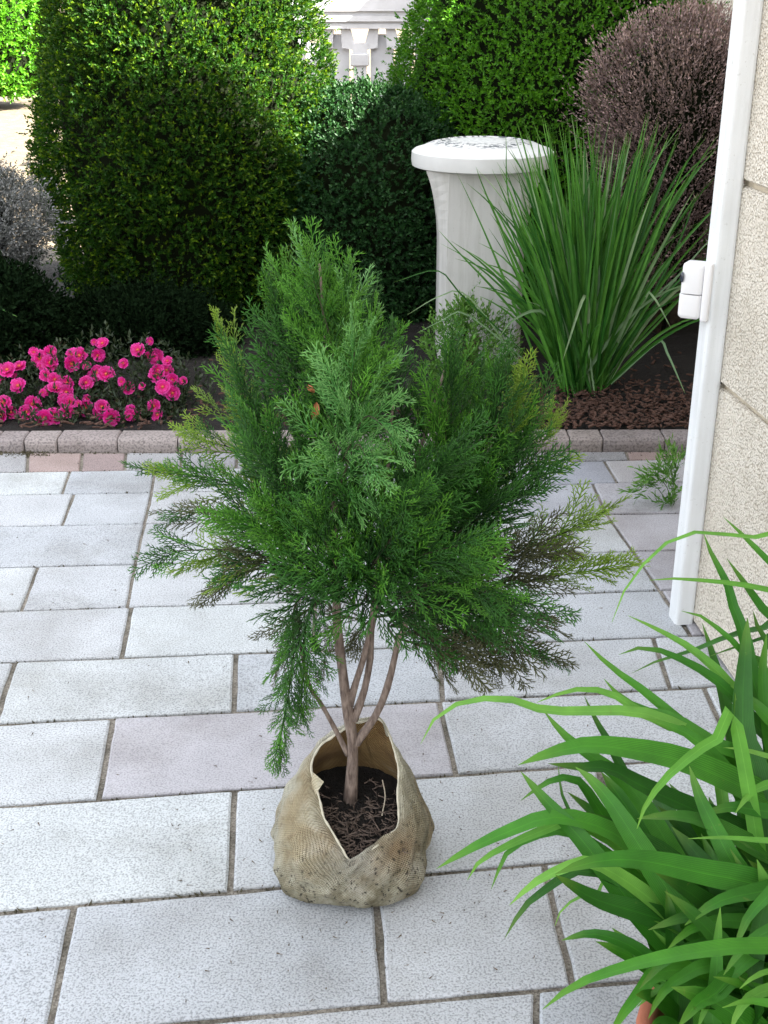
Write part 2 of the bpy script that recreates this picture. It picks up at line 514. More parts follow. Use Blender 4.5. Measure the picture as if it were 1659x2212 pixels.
def bark_chips():
    V, F = [], []
    n = 2600
    for k in range(n):
        if k < 1800: x, y = rng.uniform(.5, 1.5), 4.19 + abs(rng.normal(0, .32))
        else: x, y = rng.uniform(-2.6, .6), 4.19 + abs(rng.normal(0, .25))
        l, w, t = rng.uniform(.012, .032), rng.uniform(.006, .014), rng.uniform(.002, .006)
        a = rng.uniform(0, 6.28); tl = rng.normal(0, .45)
        d = np.array([math.cos(a), math.sin(a), tl * .6]); d = nrm(d)
        sd = nrm(np.cross(d, [0, rng.normal(0, .3), 1])); up = np.cross(sd, d)
        c = np.array([x, y, .042 + rng.uniform(0, .02)])
        b = len(V)
        for sz in (-1, 1):
            for sx, sy in ((-1, -.7), (1, -1), (.8, 1), (-1, .8)):
                V.append(c + d * l * .5 * sx + sd * w * .5 * sy + up * t * .5 * sz)
        F += [[b + 4, b + 5, b + 6, b + 7]] + [[b + i, b + (i + 1) % 4, b + 4 + (i + 1) % 4, b + 4 + i] for i in range(4)]
    tag(obj("bark_mulch", V, F, M_bark_chip, origin=(0, 4.3, .03)), "reddish brown bark chips strewn over the soil bed", "mulch", kind='stuff')
bark_chips()

# ------------------------------------------------------------------ paving
ROWS = [(978, 975), (1020, 991), (1069, 1040), (1137, 1107), (1225, 1187), (1319, 1272), (1430, 1372), (1563, 1484),
        (1741, 1636), (1969, 1834), (2243, 2106)]
JO = [
    [(60, 59), (178, 174), (272, 270), (392, 390), (512, 510), (630, 629), (750, 750), (870, 871), (990, 992), (1110, 1113), (1230, 1234), (1352, 1360), (1470, 1480)],
    [(150, 134), (335, 327), (548, 544), (760, 758), (975, 980), (1150, 1165), (1305, 1335), (1480, 1520)],
    [(159, 134), (327, 312), (575, 568), (820, 822), (1070, 1082), (1280, 1311)],
    [(312, 292), (620, 612), (930, 937), (1060, 1075), (1311, 1368)],
    [(81, 46), (292, 275), (650, 648), (1010, 1024), (1368, 1426)],
    [(283, 263), (680, 678), (1085, 1106), (1426, 1494)],
    [(32, -12), (509, 506), (945, 958), (1410, 1450)],
    [(243, 214), (948, 987), (1520, 1590)],
    [(-240, -310), (506, 498), (1290, 1350)],
    [(159, 104), (808, 832), (1174, 1240)],
]
MAUVE = {(7, 1), (2, 6), (3, 5), (4, 5), (5, 4), (1, 7)}

paving = obj("paving", [(-4.2, -1.2, -.007), (3.2, -1.2, -.007), (3.2, 4.15, -.007), (-4.2, 4.15, -.007)], [[0, 1, 2, 3]], M_mortar, origin=(0, 2, -.007))
tag(paving, "paved terrace of pale grey stone slabs with sandy joints", "paving", kind='structure')

def slab(name, quad, mat, gap=.0055, thick=.035, jit=.0013, zoff=0.0):
    """quad: four ground points, counter-clockwise"""
    q = np.array([p[:2] for p in quad])
    c = q.mean(0)
    out = []
    for i in range(4):
        a, b = q[i], q[(i + 1) % 4]
        pa, pb = q[i - 1], q[(i + 1) % 4]
        L = np.linalg.norm(b - a); n = max(2, int(L / .05))
        t = (b - a) / L; nv = np.array([-t[1], t[0]])
        a0 = a + nv * gap; b0 = b + nv * gap
        for k in range(n):
            f = k / n
            f2 = (gap + f * (L - 2 * gap)) / L
            p = a0 + (b0 - a0) * f2
            out.append(p + nv * (abs(rng.normal(0, jit)) if k else .002))
    out = np.array(out)
    n = len(out)
    top = c + (out - c) * (1 - .0045 / np.maximum(np.linalg.norm(out - c, axis=1), .02))[:, None]
    tilt = rng.normal(0, .0012, 2)
    def zz(P, z): return np.c_[P, z + zoff + (P - c) @ tilt]
    base = rng.normal(0, .0005)
    V = np.vstack([zz(top, base), zz(out, base - .0035), np.c_[out, np.full(n, -thick)]])
    F = [list(range(n))] + [[n + i, n + (i + 1) % n, (i + 1) % n, i] for i in range(n)] + [[2 * n + i, 2 * n + (i + 1) % n, n + (i + 1) % n, n + i] for i in range(n)]
    return obj(name, V, F, mat, paving, origin=(c[0], c[1], 0))

def build_paving():
    lines = [(gp(0, a), gp(1500, b)) for a, b in ROWS]
    # two more rows towards the camera and beyond the lower edge
    for k in range(5):
        (a0, b0), (a1, b1) = lines[-2], lines[-1]
        lines.append((a1 + np.array([0, -.30, 0]), b1 + np.array([0, -.30, 0])))
    def on(line, x, y=None):
        a, b = line
        t = (x - a[0]) / (b[0] - a[0])
        return a + (b - a) * t
    def pix_on(line_px, x):
        return line_px[0] + (line_px[1] - line_px[0]) * x / 1500.0
    for r in range(len(lines) - 1):
        js = []
        if r < len(JO):
            for xt, xb in JO[r]:
                js.append((gp(xt, pix_on(ROWS[r], xt))[0], gp(xb, pix_on(ROWS[r + 1], xb))[0]))
        else:
            off = (r % 2) * .34 - .2
            js = [(off + k * .66 - .9 + .03, off + k * .66 - .9) for k in range(4)]
        step = .235 if r == 0 else .64
        xl, xr = [js[0]], [js[-1]]
        while xl[0][0] > -3.6:
            d = step * rng.uniform(.94, 1.06); xl.insert(0, (xl[0][0] - d, xl[0][1] - d))
        while xr[-1][0] < 1.9:
            d = step * rng.uniform(.94, 1.06); xr.append((xr[-1][0] + d, xr[-1][1] + d))
        full = xl[:-1] + js + xr[1:]
        n0 = len(xl) - 1
        for i in range(len(full) - 1):
            (t0, b0), (t1, b1) = full[i], full[i + 1]
            quad = [on(lines[r + 1], b0), on(lines[r + 1], b1), on(lines[r], t1), on(lines[r], t0)]
            cx = np.mean([p[0] for p in quad]); cy = np.mean([p[1] for p in quad])
            if cx > 1.5 and cy < 2.7: continue
            k = i - n0 + 1
            if r == 0:
                mat = M_brick_pink if k in (1, 2, 9, 12) else M_brick_grey
                slab("brick", quad, mat, .004, .035, .001)
            else:
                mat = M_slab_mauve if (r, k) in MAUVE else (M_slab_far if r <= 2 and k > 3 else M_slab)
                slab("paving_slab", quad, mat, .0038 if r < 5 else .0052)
build_paving()

# kerb
def build_kerb():
    xs_px = [-656, -526, -396, -266, -136, -6, 53, 124, 254, 384, 514, 644, 774, 904, 1034, 1150, 1231, 1303, 1437, 1570, 1700]
    a = gp(0, 976.5); b = gp(1500, 973.5)
    kerb = obj("kerb", [(-3.4, a[1] + .01, -.03), (3.0, a[1] + .01, -.03), (3.0, a[1] + .10, -.03), (-3.4, a[1] + .10, -.03)], [[0, 1, 2, 3]], M_mortar, origin=(0, a[1], -.03))
    tag(kerb, "low kerb of rounded grey stones edging the soil bed", "kerb", kind='structure')
    xs = [gp(x, 975)[0] for x in xs_px]
    xs = [-3.3, -3.07, -2.84] + [x for x in xs if x > -2.7]
    H, D = .046, .105
    for i in range(len(xs) - 1):
        x0, x1 = xs[i] + .002, xs[i + 1] - .002
        if x1 - x0 < .03: continue
        y0 = a[1] + (b[1] - a[1]) * ((x0 + x1) / 2 - a[0]) / (b[0] - a[0]) + rng.normal(0, .0015) + .006
        prof = [(0, -.04), (0, H - .024), (.005, H - .010), (.016, H - .002), (.03, H), (D - .01, H), (D, H - .01), (D, -.04)]
        rings = []
        for x, ins in ((x0, .004), (x0 + .005, 0), (x1 - .005, 0), (x1, .004)):
            rings.append([(x, y0 + min(max(p, ins), D - ins) , min(z, H - ins) + rng.normal(0, .0006)) for p, z in prof])
        mb = MB().loft([r[::-1] for r in rings])
        mb.build("kerb_stone", M_kerb, kerb, origin=((x0 + x1) / 2, y0, 0))
build_kerb()

# ------------------------------------------------------------------ house
YAW = R(5.6)
UF = np.array([-math.sin(YAW), math.cos(YAW), 0])      # along the wall, away from the camera
UR = np.array([math.cos(YAW), math.sin(YAW), 0])       # into the house
HC = gp(1490, 1335)                                     # far corner of the wall at the ground
HH = 4.4

def build_house():
    h = empty("house", HC, "pebble-dashed house wall with white corner trim at the right edge", "house")
    def pt(u, r, z): return HC + UF * u + UR * r + np.array([0, 0, z])
    def prism(poly, z0, z1): return [pt(u, r, z0) for u, r in poly], [pt(u, r, z1) for u, r in poly]
    # house body set back behind the facing; unseen rear wing added to cast shade
    poly = [(-4.6, .012), (-4.6, 4.2), (.98, 4.2), (.98, 1.35), (-.004, 1.35), (-.004, .012)]
    MB().loft(list(prism(poly, 0, HH))).build("wall", M_wall_joint, h)
    HA = 3.1                                            # lower unseen block added at the back to shade the garden
    poly = [(.99, 1.78), (.99, 4.19), (8.6, 4.2), (8.6, 1.78)]
    MB().loft(list(prism(poly, 0, HA))).build("added_shade_wall", M_pebble, h)
    poly = [(1.07, 1.70), (1.07, 4.3), (8.7, 4.3), (8.7, 1.70)]
    MB().loft(list(prism(poly, HA, HA + .08))).build("added_shade_roof", M_roof, h)
    joints = [0.0, .647, 1.12, 1.59, 2.06, 2.53, 3.0, 3.47, 3.94, HH]
    for i in range(len(joints) - 1):
        z0, z1 = joints[i] + .006, joints[i + 1] - .006
        us = [0.0, -1.2, -2.4, -3.6, -4.6] if i % 2 == 0 else [0.0, -1.75, -2.95, -4.6]
        for a, b in zip(us[1:], us[:-1]):
            a2, b2 = a + .005, b - (.005 if b < 0 else .0)
            e = .006
            R0 = [pt(a2, .012, z0), pt(b2, .012, z0), pt(b2, .012, z1), pt(a2, .012, z1)]
            R1 = [pt(a2, e, z0), pt(b2, e, z0), pt(b2, e, z1), pt(a2, e, z1)]
            R2 = [pt(a2 + e, -.003, z0 + e), pt(b2 - e, -.003, z0 + e), pt(b2 - e, -.003, z1 - e), pt(a2 + e, -.003, z1 - e)]
            MB().loft([R0, R1, R2], cap0=False).build("wall_panel", M_pebble, h, origin=pt((a2 + b2) / 2, 0, z0))
    # facing of the rear wing added to cast shade
    for i in range(len(joints) - 1):
        z0, z1 = joints[i] + .006, joints[i + 1] - .006
        R0 = [pt(.02, 1.35, z0), pt(.97, 1.35, z0), pt(.97, 1.35, z1), pt(.02, 1.35, z1)]
        R2 = [pt(.02, 1.335, z0), pt(.97, 1.335, z0), pt(.97, 1.335, z1), pt(.02, 1.335, z1)]
        MB().loft([R0, R2], cap0=False).build("wall_panel", M_pebble, h, origin=pt(.35, 1.34, z0))
    # corner trim: a rounded white board
    w, d, b = .050, .062, .010
    P = []
    for cx, cy, a0 in ((w - b, b, -90), (w - b, d - b, 0), (b, d - b, 90), (b, b, 180)):
        for k in range(4):
            a = R(a0 + k * 30); P.append((cx + b * math.cos(a), cy + b * math.sin(a)))
    r0 = [pt(y - .035, x - w - .001, .0) for x, y in P]; r1 = [pt(y - .035, x - w - .001, HH) for x, y in P]
    MB().loft([r0, r1]).build("corner_trim", M_white_paint, h)
    MB().box(pt(-.016, -.006 - .0, HH / 2), (.012, .02, HH - .02), YAW).build("trim_bead", M_white_paint, h)
    # roof edge
    poly = [(-4.9, -.12), (-4.9, 4.4), (1.04, 4.4), (1.04, 1.28), (.12, 1.22), (.12, -.12)]
    MB().loft(list(prism(poly, HH, HH + .16))).build("roof", M_roof, h)
    poly = [(-4.92, -.14), (-4.92, 4.42), (1.05, 4.42), (1.05, 1.27), (.14, 1.2), (.14, -.14)]
    MB().loft(list(prism(poly, HH + .16, HH + .20))).build("roof_edge", M_white_paint, h)
build_house()

def build_sensor():
    c = at(1526, 690, HC[1] - .02)
    root = empty("motion_sensor", c, "small white plastic motion sensor fixed to the white corner trim", "sensor")
    az = R(-28)
    def T(P):
        P = np.array(P, float); ca, sa = math.cos(az), math.sin(az)
        return np.stack([P[:, 0] * ca - P[:, 1] * sa, P[:, 0] * sa + P[:, 1] * ca, P[:, 2]], 1) + c
    def shell(x0, x1, y0, y1, z0, z1, r, e0, e1):
        """rounded box: e0, e1 are the edge radii below and above"""
        def ring(z, ins):
            P = []
            for cx, cy, a0 in ((x1 - r, y0 + r, -90), (x1 - r, y1 - r, 0), (x0 + r, y1 - r, 90), (x0 + r, y0 + r, 180)):
                for k in range(5):
                    a = R(a0 + k * 22.5); q = max(r - ins, .0004)
                    P.append((cx + q * math.cos(a), cy + q * math.sin(a), z))
            return T(P)
        rings = []
        for k in range(5):
            q = R(k * 22.5); rings.append(ring(z0 + e0 * (1 - math.cos(q)), e0 * (1 - math.sin(q))))
        for k in range(5):
            q = R(90 - k * 22.5); rings.append(ring(z1 - e1 * (1 - math.cos(q)), e1 * (1 - math.sin(q))))
        return rings
    H = .132
    MB().loft(shell(-.012, .008, -.026, .030, -.002, H + .004, .008, .006, .006)).build("back_plate", M_plastic, root, smooth=True)
    MB().loft(shell(-.066, -.012, -.024, .028, 0, .058, .012, .012, .001)).build("lower_cover", M_plastic, root, smooth=True)
    up = MB().loft(shell(-.064, -.012, -.024, .028, .0605, H, .012, .001, .010)).build("upper_cover", M_plastic, root, smooth=True)
    # dark eye on the front shoulder
    V = []
    n = 16
    ce = np.array([-.0617, -.0215, .098]); nv = nrm(np.array([-.75, -.66, 0])); sd = np.array([-nv[1], nv[0], 0]); 
    for rr, off in ((1.0, 0.0), (.85, .0022), (.4, .003)):
        for k in range(n):
            a = 2 * math.pi * k / n
            V.append(ce + nv * off + sd * .0085 * rr * math.cos(a) + np.array([0, 0, 1]) * .0125 * rr * math.sin(a))
    F = [[j * n + i, j * n + (i + 1) % n, (j + 1) * n + (i + 1) % n, (j + 1) * n + i] for j in range(2) for i in range(n)] + [[2 * n + i for i in range(n)]]
    obj("sensor_eye", T(V), F, M_plastic_dark, up, smooth=True)
build_sensor()

# ------------------------------------------------------------------ balustrade and far wall
def build_balustrade():
    Y = 12.0
    def X(px): return at(px, 60, Y)[0]
    def Z(py): return at(780, py, Y)[2]
    root = empty("balustrade", (X(777), Y, -.06), "pale stone balustrade with moulded rail seen between the tall hedges", "balustrade")
    x0, x1 = X(777) - 1.5, X(777) + 1.9
    steps = [(-70, -22, .30), (-22, 24, .26), (24, 33, .20), (33, 46, .23), (46, 51, .17), (51, 62, .19)]
    mb = MB()
    for a, b, d in steps:
        mb.box(((x0 + x1) / 2, Y, (Z(a) + Z(b)) / 2), (x1 - x0, d, Z(a) - Z(b) - .001))
    mb.build("rail", M_balu, root)
    bay = X(874) - X(777)
    bw = X(790) - X(777)
    for k in range(-3, 5):
        cx = X(777) + k * bay * 1.0
        if cx - .3 < x0 or cx + .3 > x1: continue
        mb = MB()
        zt, zb, zo = Z(62) - .002, Z(118), Z(93)
        # shaft
        mb.box((cx, Y, (Z(142) + .0) / 2), (.125, .125, Z(142) + .06))
        mb.box((cx, Y, (zo + Z(116)) / 2), (.135, .13, zo - Z(116)))
        for s in (-1, 1):
            P = [(cx + s * .05, zo - .06), (cx + s * .165, zo - .04), (cx + s * .175, zt), (cx + s * .085, zt), (cx + s * .05, zo + .003)]
            if s < 0: P = P[::-1]
            mb.loft([[(x, Y + .055, z) for x, z in P], [(x, Y - .055, z) for x, z in P]])
        b = mb.build("baluster", M_balu, root, origin=(cx, Y, -.06))
        MB().box((cx, Y, (Z(116) + Z(142)) / 2), (.172, .175, Z(116) - Z(142)), bev=.008).build("block", M_balu, b, origin=(cx, Y, Z(142)))
    pz = Z(74)
    for k in range(-3, 4):
        a, b = X(777) + k * bay + .10, X(777) + (k + 1) * bay - .10
        if a < x0 or b > x1: continue
        MB().box(((a + b) / 2, Y + .03, (pz - .06) / 2), (b - a, .04, pz + .06)).build("panel", M_balu, root, origin=((a + b) / 2, Y + .03, -.06))
    MB().box(((x0 + x1) / 2, Y, .10), (x1 - x0, .36, .32)).build("plinth", M_balu, root)
    w = empty("garden_wall", (4.6, 13.5, -.06), "pale rendered garden wall glimpsed beyond the purple shrub", "wall")
    MB().box((5.0, 13.5, .72), (6.4, .2, 1.56)).build("wall_face", M_render_wall, w)
    MB().box((5.0, 13.5, 1.53), (6.5, .28, .06)).build("coping", M_balu, w)
build_balustrade()

# ------------------------------------------------------------------ pedestal
def build_pedestal():
    Y = 5.3
    cx = at(1042, 340, Y)[0]
    root = empty("garden_pedestal", (cx, Y, .02), "white cast stone pedestal with a broad round cap behind the tall grass", "pedestal")
    def Z(py, yy): return at(1040, py, yy)[2]
    zc = Z(379, Y - .30)                     # underside of the cap
    rings = []
    for t in np.linspace(0, 1, 22):
        z = .02 + t * (zc - .02)
        fl = max(0, (t - .55) / .45)
        s = .182 + .062 * fl ** 2.2
        a = .150 + .006 * (1 - t); b = .182 + .008 * (1 - t) + .02 * fl ** 2.4
        P = [(-a, -b), (a, -b), (s, -b + .06 - .02 * fl), (s, b - .05), (a, b), (-a, b), (-s, b - .05), (-s, -b + .06 - .02 * fl)]
        rings.append([(cx + x, Y + y, z) for x, y in P])
    MB().loft(rings).build("column", M_cast, root)
    prof = [(.20, 0), (.286, .0), (.300, .006), (.304, .030), (.302, .062), (.290, .072), (.284, .074), (.262, .080), (.225, .096), (.18, .106), (.172, .102), (.10, .106), (0.001, .108)]
    n = 56
    rings = [[(cx + r * math.cos(2 * math.pi * k / n), Y + r * math.sin(2 * math.pi * k / n), zc + z) for k in range(n)] for r, z in prof]
    m, nt, bs, _ = newmat("cap_stone")
    p = pos(nt)
    tc = nd(nt, 'ShaderNodeTexCoord').outputs['Object']
    sep = nd(nt, 'ShaderNodeSeparateXYZ'); nt.links.new(tc, sep.inputs[0])
    rad = math_(nt, 'SQRT', math_(nt, 'ADD', math_(nt, 'POWER', sep.outputs[0], 2.0), math_(nt, 'POWER', sep.outputs[1], 2.0)))
    ring_ = ramp(nt, rad, [(.10, (.25, .25, .25)), (.15, (1, 1, 1)), (.20, (1, 1, 1)), (.235, (0, 0, 0))])
    st = ramp(nt, noise(nt, p, 42, 3, .6), [(.50, (0, 0, 0)), (.56, (1, 1, 1))])
    c = mixc(nt, math_(nt, 'MULTIPLY', ring_, st), (.66, .66, .645), (.09, .10, .11))
    c = mixc(nt, 1.0, c, ramp(nt, noise(nt, p, 5, 5), [(.3, (.86, .86, .85)), (.6, (1, 1, 1))]), 'MULTIPLY')
    nt.links.new(c, bs.inputs['Base Color']); bs.inputs['Roughness'].default_value = .6
    bump(nt, noise(nt, p, 60, 4), .2, .003, bs)
    cap = MB().loft(rings).build("cap", m, root, origin=(cx, Y, zc), smooth=True)
    cap.data.set_sharp_from_angle(angle=R(28))
    return cx, Y
build_pedestal()

# ------------------------------------------------------------------ foliage clouds
def leaf_mesh_arrays(P, D, N, L, W, fold=.16):
    """diamond leaves folded on the midrib: bases P, directions D, normals N"""
    S_ = nrm(np.cross(D, N)); U = np.cross(S_, D)
    L = L[:, None]; W = W[:, None]
    a = P; b = P + D * L * .45 - S_ * W * .5 + U * W * fold; c = P + D * L; d = P + D * L * .45 + S_ * W * .5 + U * W * fold
    V = np.stack([a, b, c, d], 1).reshape(-1, 3)
    k = np.arange(len(P))[:, None] * 4
    F = np.stack([k + np.array([[0, 3, 2]]), k + np.array([[0, 2, 1]])], 1).reshape(-1, 3)
    return V, F

def sprigs(sites, normals, k, sl, ll, lw, up=.35, jit=.45, ang=.9, tipw=None):
    n = len(sites)
    A = nrm(normals * .8 + np.array([0, 0, up]) + rng.normal(0, jit, (n, 3)))
    ref = nrm(rng.normal(0, 1, (n, 3)))
    U = nrm(np.cross(A, ref)); Wv = np.cross(A, U)
    Ps, Ds, Ns, Ls, Ws, Rn, Tp = [], [], [], [], [], [], []
    base_r = rng.uniform(0, 1, n)
    for i in range(k):
        f = (i + .6) / k
        ph = i * 2.4 + rng.uniform(-.5, .5, n)
        side = U * np.cos(ph)[:, None] + Wv * np.sin(ph)[:, None]
        a = ang * (1 - .55 * f) + rng.normal(0, .18, n)
        d = nrm(A * np.cos(a)[:, None] + side * np.sin(a)[:, None])
        nn = nrm(A * np.sin(a)[:, None] - side * np.cos(a)[:, None] + rng.normal(0, .25, (n, 3)))
        Ps.append(sites + A * (sl * f * rng.uniform(.8, 1.2, n))[:, None]); Ds.append(d); Ns.append(nn)
        Ls.append(ll * rng.uniform(.7, 1.2, n)); Ws.append(lw * rng.uniform(.75, 1.2, n))
        Rn.append(np.clip(base_r * .6 + rng.uniform(0, .4, n), 0, 1))
        Tp.append((f ** 3) * (rng.uniform(0, 1, n) * .6 if tipw is None else tipw))
    V, F = leaf_mesh_arrays(np.vstack(Ps), np.vstack(Ds), np.vstack(Ns), np.concatenate(Ls), np.concatenate(Ws))
    return V, F, np.repeat(np.concatenate(Rn), 4), np.repeat(np.concatenate(Tp), 4)

def lathe_sites(c, prof, n, lump=.05, depth=.05, yscale=1.0, seed=0, front=.7, zmin=None):
    """points near the skin of a lumpy rounded body; more of them on the side facing the terrace"""
    prof = np.array(prof, float)
    zz = np.linspace(prof[0, 0], prof[-1, 0], 400); rr = np.interp(zz, prof[:, 0], prof[:, 1])
    ds = np.hypot(np.diff(zz), np.diff(rr)); w = (rr[:-1] + rr[1:]) * .5 * ds
    idx = rng.choice(len(w), n, p=w / w.sum())
    f = rng.uniform(0, 1, n)
    z = zz[idx] + (zz[idx + 1] - zz[idx]) * f; r = rr[idx] + (rr[idx + 1] - rr[idx]) * f
    slope = np.gradient(rr, zz)[idx]
    th = np.where(rng.uniform(0, 1, n) < front, rng.uniform(-1.75, 1.75, n), rng.uniform(-math.pi, math.pi, n)) - math.pi / 2
    s = seed * 1.7
    lp = (np.sin(th * 3 + z * 4 + s) + np.sin(th * 5.3 - z * 7.1 + s * 2) * .8 + np.sin(th * 11 + z * 13 + s * 3) * .55 + np.sin(th * 19 - z * 23 + s) * .35) / 2.7
    inn = np.minimum(rng.exponential(depth, n), .22)
    r2 = np.maximum(r * (1 + 0 * lp) + lump * lp - inn, 0.01)
    P = np.stack([c[0] + r2 * np.cos(th), c[1] + r2 * np.sin(th) * yscale, c[2] + z + 0 * lp], 1)
    N = nrm(np.stack([np.cos(th), np.sin(th), -slope], 1))
    return P, N, lp

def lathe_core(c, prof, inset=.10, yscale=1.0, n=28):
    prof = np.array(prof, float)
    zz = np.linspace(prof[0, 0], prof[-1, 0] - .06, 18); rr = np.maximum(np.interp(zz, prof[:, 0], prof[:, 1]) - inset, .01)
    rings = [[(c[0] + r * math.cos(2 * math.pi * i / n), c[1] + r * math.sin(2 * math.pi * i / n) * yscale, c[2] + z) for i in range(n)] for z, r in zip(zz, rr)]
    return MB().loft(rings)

def shrub(name, label, cat, c, prof, n, k, sl, ll, lw, mat, group=None, lump=.05, depth=.05, yscale=1.0, seed=0, up=.35, jit=.45, tipf=None, ang=.9, front=.7):
    root = empty(name, c, label, cat, group)
    P, N, lp = lathe_sites(c, prof, n, lump, depth, yscale, seed, front)
    keep = rng.uniform(0, 1, len(P)) < np.clip(1.0 + .75 * lp, .35, 1)      # thinner growth in the hollows
    P, N = P[keep], N[keep]
    wild = rng.uniform(0, 1, len(P)) < .045                                  # stray shoots
    P = P + N * (wild * rng.uniform(.01, 1.4 * sl + .02, len(P)))[:, None] + np.array([0, 0, 1.0]) * (wild * rng.uniform(0, sl * .6, len(P)))[:, None]
    tw = tipf(P, N) if tipf else None
    V, F, rn, tp = sprigs(P, N, k, sl, ll, lw, up, jit, ang, tw)
    rn = np.clip(rn * .8 + .1, 0, 1)
    obj("crown", V, F, mat, root, attrs={'rnd': rn, 'tip': tp})
    lathe_core(c, prof, yscale=yscale, inset=.10 if max(q[1] for q in prof) > .3 else .15).build("shade_core", M_core, root)  # solid dark core added to block light and darken the crown's inside
    mb = MB()
    for i in range(5):
        a = i * 1.26 + seed
        rm = .4 * max(q[1] for q in prof)
        b = np.array([c[0] + rm * .4 * math.cos(a), c[1] + rm * .4 * math.sin(a), c[2] - .02])
        e = np.array([c[0] + rm * math.cos(a), c[1] + rm * math.sin(a), c[2] + prof[-1][0] * .6])
        mb.tube(spline([b, (b + e) / 2 + [0, 0, .1], e], 6), np.linspace(.03, .012, 6), 7)
    mb.build("trunk", M_bark, root, smooth=True)
    return root

Z0 = .02
cA = at(405, 300, 6.25); cA = (cA[0], 6.25, Z0)
shrub("tall_hedge", "tall rounded dark green hedge, its upper right side glowing yellow in sunlight", "hedge", cA,
      [(0.0, .55), (.3, .66), (.7, .71), (1.1, .70), (1.45, .64), (1.75, .53), (2.0, .36), (2.14, .18), (2.2, .02)], 24000, 8, .042, .019, .0098, M_hedge,
      lump=.06, depth=.05, seed=1, tipf=lambda P, N: rng.uniform(0, 1, len(P)) ** 2 * .8)
cB = at(1190, 200, 6.7); cB = (cB[0], 6.7, Z0)
shrub("dome_hedge", "fresh green clipped dome hedge rising behind the white pedestal", "hedge", cB,
      [(0.0, .80), (.5, .90), (1.0, .87), (1.3, .78), (1.6, .67), (1.9, .50), (2.1, .25), (2.16, .02)], 23000, 8, .038, .0175, .0092, M_hedge2,
      lump=.045, depth=.04, seed=2, up=.1)
cC = at(760, 500, 6.15); cC = (cC[0] + .06, 6.15, Z0)
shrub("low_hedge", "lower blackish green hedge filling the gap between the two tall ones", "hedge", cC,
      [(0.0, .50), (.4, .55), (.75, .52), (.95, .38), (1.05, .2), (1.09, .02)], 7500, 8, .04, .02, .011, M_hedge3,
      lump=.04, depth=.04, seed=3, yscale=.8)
cP = at(1468, 300, 5.75); cP = (cP[0], 5.75, Z0)
shrub("purple_shrub", "purple brown fine twigged shrub beside the white corner trim", "shrub", cP,
      [(0.2, .20), (.55, .26), (.8, .34), (1.05, .39), (1.22, .34), (1.33, .20), (1.38, .02)], 7500, 9, .115, .016, .006, M_purple,
      lump=.045, depth=.05, seed=4, up=.75, jit=.32, ang=.6, tipf=lambda P, N: rng.uniform(.2, 1.2, len(P)))
cS = at(10, 470, 5.3); cS = (cS[0] - .08, 5.3, Z0)
shrub("silver_shrub", "silvery grey small leaved shrub at the left edge", "shrub", cS,
      [(0.34, .12), (.5, .24), (.62, .27), (.72, .21), (.79, .10), (.82, .01)], 7500, 8, .055, .014, .0065, M_silver,
      lump=.03, depth=.04, seed=5, up=.6)
cL = at(20, 80, 20.0)
shrub("distant_bush", "sunlit mid green bush far off at the upper left corner", "bush", (cL[0] - .5, 20.0, -.06),
      [(0.2, .9), (.6, 1.15), (1.3, 1.2), (2.0, .9), (2.5, .4), (2.6, .02)], 5000, 7, .12, .07, .035, M_hedge2,
      lump=.1, depth=.1, seed=6)
cG = at(1005, 760, 4.85)
shrub("golden_sprigs", "small yellow green tuft at the foot of the white pedestal", "shrub", (cG[0], 4.85, .03),
      [(0.0, .13), (.1, .17), (.2, .15), (.27, .08), (.30, .01)], 700, 8, .06, .022, .008, M_weed, seed=12, up=.7)
cQ = at(10, 640, 5.0)  # bush added to fill the dark shade below the silvery shrub
shrub("shade_fill_bush_left", "added bush coloured near black as the shade under the silvery shrub at the left edge", "bush", (cQ[0] - .12, 5.05, Z0),
      [(0.0, .30), (.15, .34), (.3, .30), (.42, .18), (.46, .02)], 4500, 8, .05, .024, .012, M_shade_paint, seed=8)
cQ = at(300, 700, 5.35)  # another added bush, its black leaves painting the shade at the hedge foot
shrub("shade_fill_bush", "added low bush coloured near black as the shade behind the pink flowers at the foot of the tall hedge", "bush", (cQ[0], 5.45, Z0),
      [(0.0, .42), (.08, .44), (.16, .36), (.21, .2), (.24, .02)], 4000, 8, .045, .022, .011, M_shade_paint, seed=9, yscale=.7)

# ------------------------------------------------------------------ ribbons
def ribbon(path, width, hint, fold=.12, twist=None):
    path = np.asarray(path, float); n = len(path)
    tan = nrm(np.gradient(path, axis=0))
    hint = np.broadcast_to(np.asarray(hint, float), (n, 3))
    side = nrm(np.cross(tan, hint)); nv = np.cross(side, tan)
    if twist is not None:
        c, s = np.cos(twist)[:, None], np.sin(twist)[:, None]
        side, nv = side * c + nv * s, nv * c - side * s
    width = np.asarray(width)[:, None]
    cols = [(-1, fold), (-.55, .25 * fold), (0, -.25 * fold), (.55, .25 * fold), (1, fold)]
    V = np.stack([path + side * width * .5 * a + nv * width * b for a, b in cols], 1).reshape(-1, 3)
    m = len(cols)
    F = [[i * m + j, i * m + j + 1, (i + 1) * m + j + 1, (i + 1) * m + j] for i in range(n - 1) for j in range(m - 1)]
    ac = np.tile([c[0] for c in cols], n); al = np.repeat(np.linspace(0, 1, n), m)
    return V, F, {'across': ac, 'along': al}

def strap_width(n, w, peak=.4, base=.55):
    t = np.linspace(0, 1, n)
    a = np.where(t < peak, base + (1 - base) * np.sin(t / peak * math.pi / 2), np.cos((t - peak) / (1 - peak) * math.pi / 2) ** .62)
    return np.maximum(w * a, .0006)

